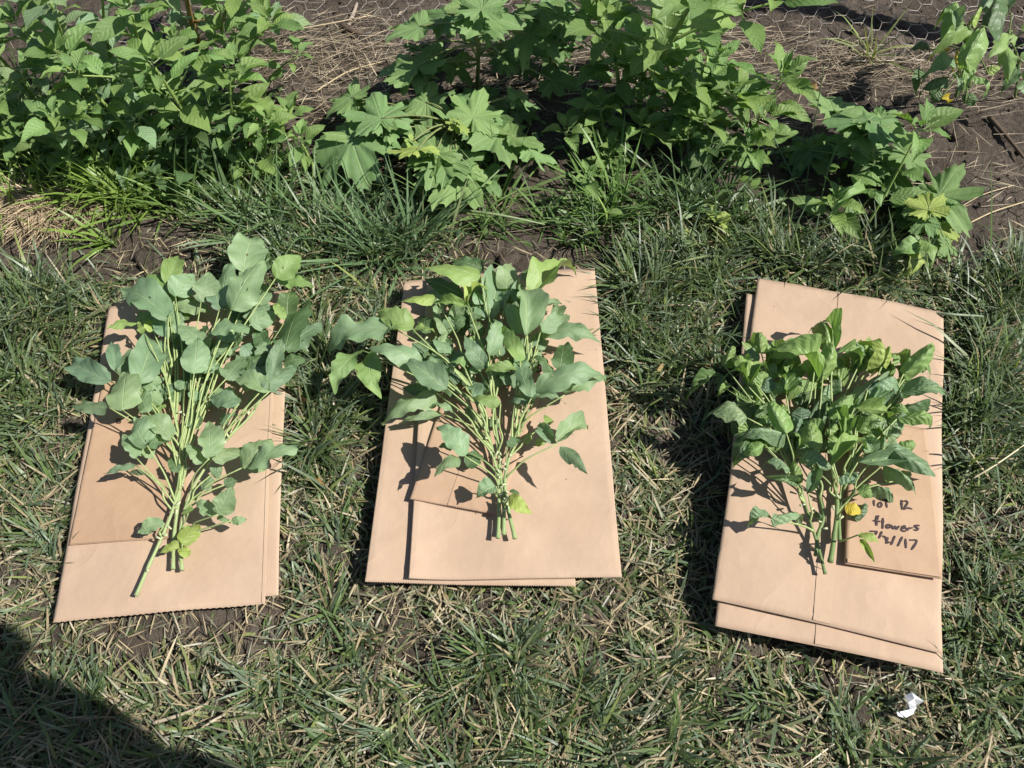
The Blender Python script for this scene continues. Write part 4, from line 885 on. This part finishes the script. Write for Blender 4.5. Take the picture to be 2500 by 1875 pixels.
def bed_grass():
    """bright broad-bladed weed grass under the left weeds, thin grass at the bed's edge"""
    X, Y, LN, AZ, LE, BE, W, CC = [], [], [], [], [], [], [], []
    for cx, cy, rx, ry, m, k, c0 in [(120,440,160,70,34,1.0,(.22,.34,.07)),(300,480,120,50,24,.9,(.22,.34,.07)),(250,360,200,80,26,1.0,(.13,.22,.06)),(520,500,110,60,12,.9,(.16,.26,.07)),(60,330,100,60,14,1,(.16,.27,.07)),(1160,510,90,40,8,1.0,(.18,.28,.09)),(1490,520,40,50,8,1.0,(.16,.28,.07)),(1400,560,160,40,16,.6,(.13,.22,.07)),(2100,170,20,20,1,1,(.25,.3,.1)),(640,420,150,70,14,.6,(.14,.22,.07)),(700,570,160,50,14,1.1,(.14,.23,.09)),(960,620,120,40,12,1.1,(.12,.2,.09)),(1700,540,150,60,16,.9,(.1,.17,.06))]:
        for _ in range(m):
            qx, qy = rnd.gauss(cx, rx * .6), rnd.gauss(cy, ry * .6); p = P(qx, qy, 0)
            for _ in range(rnd.randint(6, 16)):
                X.append(p.x + rnd.gauss(0, .006)); Y.append(p.y + rnd.gauss(0, .006)); AZ.append(rnd.uniform(0, 6.28)); LN.append(rnd.uniform(.07, .19) * k); LE.append(rnd.uniform(.2, 1.1)); BE.append(rnd.uniform(.1, 1.2)); W.append(rnd.uniform(.0025, .0062)); CC.append(np.array(c0) * rnd.uniform(.7, 1.25))
    X, Y = np.array(X), np.array(Y)
    o = link('weed_grass', big_mesh('weed_grass', *blades(X, Y, soil_height(X, Y) - .002, np.array(LN), np.array(AZ), np.array(LE), np.array(BE), np.array(W), np.array(CC))), MAT['grass'])
    tag(o, 'bright green coarse weed grass under the left weeds and at the bed edge', 'grass', kind='stuff')
def ground_cover():
    """many tiny leaves of low weeds in the shade of the big ones"""
    n = 9000; x, y = sample(n, -1.5, 1.3, .85, 1.8); px, py = proj(x, y); d = np.zeros(n)
    for cx, cy, rx, ry, k in [(250,360,330,130,1.0),(520,330,180,130,.8),(180,470,220,60,.8),(1600,330,260,130,.55),(1800,440,200,80,.5),(1250,330,160,90,.15),(2080,440,160,90,.3),(1450,200,120,120,.4),(560,620,120,50,.12),(1900,520,160,50,.4)]: d = np.maximum(d, k * gblob(px, py, cx, cy, rx, ry))
    k = (rng.random(n) < d) & (d > .12); x, y, d = x[k], y[k], d[k]; n = len(x)
    z = soil_height(x, y) + .004 + rng.uniform(.004, .09, n) * d ** 2; az = rng.uniform(0, 6.28, n); el = rng.uniform(-.5, .6, n); L_ = rng.uniform(.012, .034, n); w = L_ * rng.uniform(.35, .5, n)
    hx, hy = np.cos(az) * np.cos(el), np.sin(az) * np.cos(el); hz = np.sin(el); rl = rng.uniform(-.6, .6, n); sx, sy, sz = -np.sin(az) * np.cos(rl), np.cos(az) * np.cos(rl), np.sin(rl)
    V = np.zeros((n, 6, 3)); T_ = [(0, 0), (.3, .5), (.65, .4), (1, 0), (.65, -.4), (.3, -.5)]
    for i, (a, b) in enumerate(T_): V[:, i] = np.stack([x + hx * L_ * a + sx * w * b, y + hy * L_ * a + sy * w * b, z + hz * L_ * a + sz * w * b + L_ * .12 * (a > .2) * (a < .9)], -1)
    V[..., 2] = np.maximum(V[..., 2], .004)
    Fc = (np.arange(n)[:, None, None] * 6 + np.array([[0, 1, 5], [1, 2, 4], [1, 4, 5], [2, 3, 4]])[None]).reshape(-1, 3)
    m = rng.random((n, 1)); col = np.array([.10, .18, .055]) * (1 - m) + np.array([.2, .32, .08]) * m
    o = link('low_weeds', big_mesh('low_weeds', V.reshape(-1, 3), Fc, np.repeat(col[:, None], 6, 1).reshape(-1, 3)), MAT['grass']); tag(o, 'mass of small low weed leaves in the shade under the tall weeds', 'ground cover', kind='stuff')
def crumbs():
    n = 26000; x, y = sample(n, -1.5, 1.6, .3, 2.2); px, py = proj(x, y); b = np.interp(px, BND[0], BND[1]); d = np.where(py < b - 20, .30, .03)
    for cx, cy, rx, ry, k in BARE: d = np.maximum(d, .5 * k * gblob(px, py, cx, cy, rx, ry))
    d *= .3 + .9 * vnoise(x, y, 13, 41); k = rng.random(n) < d; x, y = x[k], y[k]; n = len(x); r = .0012 + rng.gamma(1.6, .0013, n)
    z = soil_height(x, y) + r * .3; O = np.array([[1,0,0],[-1,0,0],[0,1,0],[0,-1,0],[0,0,1],[0,0,-1]], float); T = np.array([[0,2,4],[2,1,4],[1,3,4],[3,0,4],[2,0,5],[1,2,5],[3,1,5],[0,3,5]])
    V = np.stack([x, y, z], -1)[:, None, :] + (O[None] * rng.uniform(.5, 1.3, (n, 6, 1)) + rng.normal(0, .28, (n, 6, 3))) * r[:, None, None]
    o = link('soil_crumbs', big_mesh('soil_crumbs', V.reshape(-1, 3), (np.arange(n)[:, None, None] * 6 + T[None]).reshape(-1, 3), smooth=False), MAT['soil']); tag(o, 'loose crumbs of dry soil scattered over the bed and bare spots', 'soil crumbs', kind='stuff')
crumbs()
lawn(); clumps(); thatch(); straw(); bed_grass(); ground_cover()

def dead_mound():
    """mound of long pale dead grass combed over to the left"""
    c = P(75, 545, 0); root_z = 0; n = 1500; 
    u = rng.random(n); a = rng.uniform(0, 6.28, n); r_ = np.sqrt(rng.random(n)) * .11
    x = c.x + np.cos(a) * r_ * 1.1; y = c.y + .03 + np.sin(a) * r_ * .6; z = .03 * np.clip(1 - (r_ / .12) ** 2, 0, 1) + .003
    az = np.arctan2(y - c.y - .09, x - c.x) * .6 + math.pi * -.6 * .5 + rng.normal(0, 1.0, n); m = rng.random((n, 1)); col = np.array([.56, .44, .30]) * (.6 + .6 * m)
    V, Fc, C = blades(x, y, z, rng.uniform(.02, .09, n), az, rng.uniform(1.0, 1.6, n), rng.uniform(-.3, .8, n), rng.uniform(.001, .0022, n), col)
    V[:, 0] -= c.x; V[:, 1] -= c.y
    o = link('dead_grass_clump', big_mesh('dead_grass_clump', V, Fc, C), MAT['straw']); o.location = (c.x, c.y, 0); tag(o, 'rounded clump of long pale dead grass at the left edge', 'dead grass')
dead_mound()

# ------------------------------------------------------------------ twigs, stalks, clods, scrap
def rod(name, label, cat, pts, r0, r1, mat, color, group=None, sides=6, nodes=.1):
    q = [P(x, y, z) for x, y, z in pts]; o_ = q[0]
    v, f = tube([p - o_ for p in smooth_path(q, 6)], r0, r1, sides, nodes); o = link(name, mesh_from(name, v, f), mat, None, color); o.location = o_
    return tag(o, label, cat, group)
SG_ = 'sticks and stalks lying on the ground'
rod('twig', 'thin dark bent stalk lying in the lawn below the middle bags', 'twig', [(975,1460,.03),(955,1520,.035),(930,1590,.032),(905,1700,.02)], .0010, .0022, MAT['solid'], (.09, .07, .05), SG_)
rod('twig', 'pale grey splintered stick in the lawn below the left bags', 'twig', [(375,1765,.02),(440,1745,.022),(505,1718,.02)], .0028, .0016, MAT['solid'], (.42, .35, .26), SG_)
rod('twig', 'curved grey stick in the lawn below the gap between middle and right bags', 'twig', [(1525,1590,.02),(1570,1607,.022),(1640,1602,.02)], .0026, .0016, MAT['solid'], (.4, .33, .25), SG_)
rod('twig', 'long brown stick on the bare soil near the right edge', 'twig', [(2415,285,.008),(2455,330,.01),(2500,385,.01)], .005, .003, MAT['solid'], (.12, .085, .06), SG_)
rod('twig', 'short dark twig on the soil between left weeds and lobed weed', 'twig', [(705,240,.01),(750,272,.012)], .0028, .0018, MAT['solid'], (.07, .05, .04), SG_)
rod('twig', 'dark rotten stub half buried in straw under the wire at the top', 'twig', [(835,62,.015),(860,76,.02),(885,82,.015)], .007, .004, MAT['solid'], (.10, .07, .05), SG_)
rod('twig', 'grey forked root upright in the soil under the wire', 'twig', [(850,62,.01),(862,35,.02),(872,8,.02)], .006, .003, MAT['solid'], (.36, .30, .25), SG_)
rod('twig', 'grey stick under the low pigweed rosettes', 'twig', [(1510,385,.01),(1560,398,.015),(1625,415,.01)], .006, .003, MAT['solid'], (.26, .2, .15), SG_)
rod('straw_stalk', 'long straight straw over the soil left of the lobed weed', 'straw stalk', [(768,225,.012),(850,175,.018),(935,150,.012)], .0014, .0011, MAT['solid'], (.6, .48, .3), SG_)
rod('straw_stalk', 'long pale straw slanting across the right soil patch', 'straw stalk', [(2365,545,.02),(2430,515,.025),(2510,490,.02)], .0014, .001, MAT['solid'], (.62, .5, .3), SG_)
rod('straw_stalk', 'second pale straw crossing under the slanting one at right', 'straw stalk', [(2345,505,.012),(2400,475,.02),(2475,452,.014)], .0009, .0009, MAT['solid'], (.6, .48, .3), SG_)
rod('straw_stalk', 'bright pale straw in the grass to the right of the right bags', 'straw stalk', [(2375,1168,.06),(2430,1135,.075),(2510,1080,.06)], .0013, .001, MAT['solid'], (.7, .62, .42), SG_)
rod('straw_stalk', 'straw at the top left edge of the netting', 'straw stalk', [(700,75,.02),(790,60,.025),(905,38,.02)], .0013, .001, MAT['solid'], (.6, .48, .32), SG_)
rod('grass_stalk', 'tall dark flowering grass stalk crossing in front of the right weeds', 'grass stalk', [(1965,480,.01),(1985,330,.10),(2012,160,.22)], .0013, .0008, MAT['stem'], (.12, .17, .08), 'slim grass stalks')
rod('grass_stalk', 'dark grass stalk leaning left beside the right pigweeds', 'grass stalk', [(1955,475,.01),(1910,380,.06),(1868,290,.10)], .0022, .001, MAT['stem'], (.09, .15, .08), 'slim grass stalks')
rod('grass_stalk', 'grass stalk with a thin green seed spike right of the tall dark one', 'grass stalk', [(1998,520,.01),(2020,420,.06),(2045,355,.11)], .0014, .0022, MAT['stem'], (.2, .3, .12), 'slim grass stalks')
rod('grass_stalk', 'long pale bladed stalk bending over the lawn edge below the lobed weed', 'grass stalk', [(1060,560,.01),(1150,480,.07),(1250,385,.10)], .003, .001, MAT['stem'], (.22, .32, .14), 'slim grass stalks')
rod('grass_stalk', 'thick pale flattened grass stem stretched out right of the middle bare patch', 'grass stalk', [(1115,512,.03),(1220,525,.05),(1330,548,.03)], .0032, .0012, MAT['stem'], (.3, .38, .2), 'slim grass stalks')
rod('grass_stalk', 'wide yellow-green grass stem fallen at the front of the left weeds', 'grass stalk', [(150,355,.02),(205,400,.05),(275,455,.02)], .0055, .003, MAT['stem'], (.3, .45, .1), 'slim grass stalks')
rod('grass_stalk', 'flat grey-green grass stem lying just above the right bag corner', 'grass stalk', [(2270,765,.05),(2330,768,.07),(2400,772,.06)], .003, .0015, MAT['stem'], (.3, .38, .25), 'slim grass stalks')
def clod(px, py, r, seed, label):
    c = P(px, py, 0); rr = random.Random(seed); import bmesh
    bm = bmesh.new(); bmesh.ops.create_icosphere(bm, subdivisions=3, radius=1)
    ph = [rr.uniform(0, 6) for _ in range(6)]
    for v in bm.verts:
        k = 1 + .13 * math.sin(v.co.x * 4 + ph[0]) + .12 * math.sin(v.co.y * 5 + ph[1]) + .1 * math.sin(v.co.z * 6 + ph[2]) + .05 * math.sin(v.co.x * 14 + v.co.y * 11 + ph[3])
        v.co *= k; v.co.x *= r * 1.2; v.co.y *= r; v.co.z *= r * .6
    me = bpy.data.meshes.new('soil_clod'); bm.to_mesh(me); bm.free(); me.shade_smooth()
    o = link('soil_clod', me, MAT['soil']); o.location = (c.x, c.y, r * .25); o.rotation_euler.z = rr.uniform(0, 6); tag(o, label, 'soil clod', 'clods of dry soil')
for px, py, r, lab in [(370,640,.024,'rounded brown clod above the leftmost bundle'),(2085,1742,.016,'dark clod left of the white scrap'),(820,1680,.014,'crumbly dark clod in the lawn bottom centre'),(1240,640,.018,'clod beyond the top of the middle bags'),(1480,590,.02,'clod in the bare patch right of the middle bags'),(2330,330,.018,'clod on the bare soil at right'),(2270,430,.02,'clod beside the lobed weed on the right soil'),(700,300,.018,'clod on the soil between the weed patches'),(510,535,.02,'clod on bare spot in front of the left weeds'),(1240,60,.02,'clod under the wire netting top centre'),(2150,60,.022,'clod under the wire netting at right')]:
    clod(px, py, r, int(px), lab)
def scrap():
    c = P(2230, 1718, .03); r = empty('paper_scrap', c, 'crumpled torn white scrap lying in the grass below the right bag corner', 'litter')
    for k, (pl, dz) in enumerate([([(2208,1698),(2226,1690),(2256,1712),(2236,1724),(2216,1716)], 0), ([(2216,1714),(2238,1726),(2232,1742),(2212,1752),(2196,1738),(2214,1732)], -.004), ([(2189,1738),(2212,1734),(2206,1752),(2193,1748)], -.006)]):
        n = len(pl); vs = []; cc = P(sum(p[0] for p in pl) / n, sum(p[1] for p in pl) / n, .034 + dz)
        for lay in (0, 1):
            for i, (x, y) in enumerate(pl): vs.append(P(x, y, .030 + dz + .006 * ((i * 7 + k) % 3) - .0012 * lay) - c)
            vs.append(cc + Vector((0, 0, .005 - .0012 * lay)) - c)
        fs = [(i, (i + 1) % n, n) for i in range(n)] + [(n + 1 + (i + 1) % n, n + 1 + i, 2 * n + 1) for i in range(n)] + [(i, n + 1 + i, n + 1 + (i + 1) % n, (i + 1) % n) for i in range(n)]
        link('crumpled_flap', mesh_from('crumpled_flap', vs, fs, smooth=False), MAT['white'], r)
scrap()

# ------------------------------------------------------------------ the photographer, out of frame, whose shadow falls into the lower left corner
def person():
    root = empty('person', Vector((.31, -.335, 0)), 'person in hat, blue shirt and jeans leaning forward over the lawn, hands in front', 'person')
    J = {}; verts, edges, rad = [], [], []
    def v(n, co, r): J[n] = len(verts); verts.append(Vector(co)); rad.append(r)
    def e(*ns):
        for a, b in zip(ns, ns[1:]): edges.append((J[a], J[b]))
    v('pel', (0, 0, .90), .15); v('wa', (0, .05, 1.05), .135); v('ch', (0, .17, 1.22), .155); v('nk', (0, .29, 1.36), .062); v('hd0', (-.04, .31, 1.42), .075); v('hd1', (-.08, .31, 1.49), .085); v('hd2', (-.09, .31, 1.56), .05)
    e('pel', 'wa', 'ch', 'nk', 'hd0', 'hd1', 'hd2')
    for s, n in ((-1, 'l'), (1, 'r')):
        v('sh' + n, (.19 * s, .20, 1.28), .06); e('ch', 'sh' + n)
        el = (-.24, .18, 1.05) if s < 0 else (.30, .16, 1.05); ha = (-.30, .26, 1.08) if s < 0 else (-.18, .26, 1.02)
        v('el' + n, el, .045); v('wr' + n, ha, .028); e('sh' + n, 'el' + n, 'wr' + n)
        v('hi' + n, (.10 * s, 0, .85), .10); v('kn' + n, (.12 * s, .06, .48), .062); v('an' + n, (.13 * s, -.02, .08), .042); v('to' + n, (.14 * s, .10, .035), .035); e('pel', 'hi' + n, 'kn' + n, 'an' + n, 'to' + n)
    me = bpy.data.meshes.new('body'); me.from_pydata([tuple(a) for a in verts], edges, []); o = link('body', me, MAT['shirt'], root)
    sk = o.modifiers.new('skin', 'SKIN'); sk.use_smooth_shade = True
    for i, d in enumerate(me.skin_vertices[0].data): d.radius = (rad[i], rad[i]); d.use_root = (i == 0)
    sb = o.modifiers.new('sub', 'SUBSURF'); sb.levels = 2; sb.render_levels = 2
    dg = bpy.context.evaluated_depsgraph_get(); dg.update(); em = bpy.data.meshes.new_from_object(o.evaluated_get(dg)); o.modifiers.clear(); o.data = em
    em.materials.clear(); em.materials.append(MAT['shirt']); em.materials.append(MAT['jeans']); em.materials.append(MAT['skin'])
    for p in em.polygons:
        c = p.center; p.material_index = 1 if c.z < .93 else (2 if (c.z > 1.36 and c.y > .26) or (c.y > .215 and c.z < 1.12) else 0)
    vs, fs = [], []; n = 36     # brimmed hat
    for rr_, zz in ((.0, .10), (.06, .098), (.092, .07), (.100, .0), (.17, -.012), (.175, -.016), (.10, -.006)):
        for k in range(n): a = 2 * math.pi * k / n; vs.append((math.cos(a) * rr_, math.sin(a) * rr_ * 1.1, zz + .008 * math.cos(2 * a) * (rr_ > .11)))
    for i in range(6):
        for k in range(n): fs.append((i * n + k, i * n + (k + 1) % n, (i + 1) * n + (k + 1) % n, (i + 1) * n + k))
    h = link('hat', mesh_from('hat', vs, fs), MAT['hat'], root); h.location = (-.09, .32, 1.54); h.rotation_euler = (-.25, 0, 0)
person()
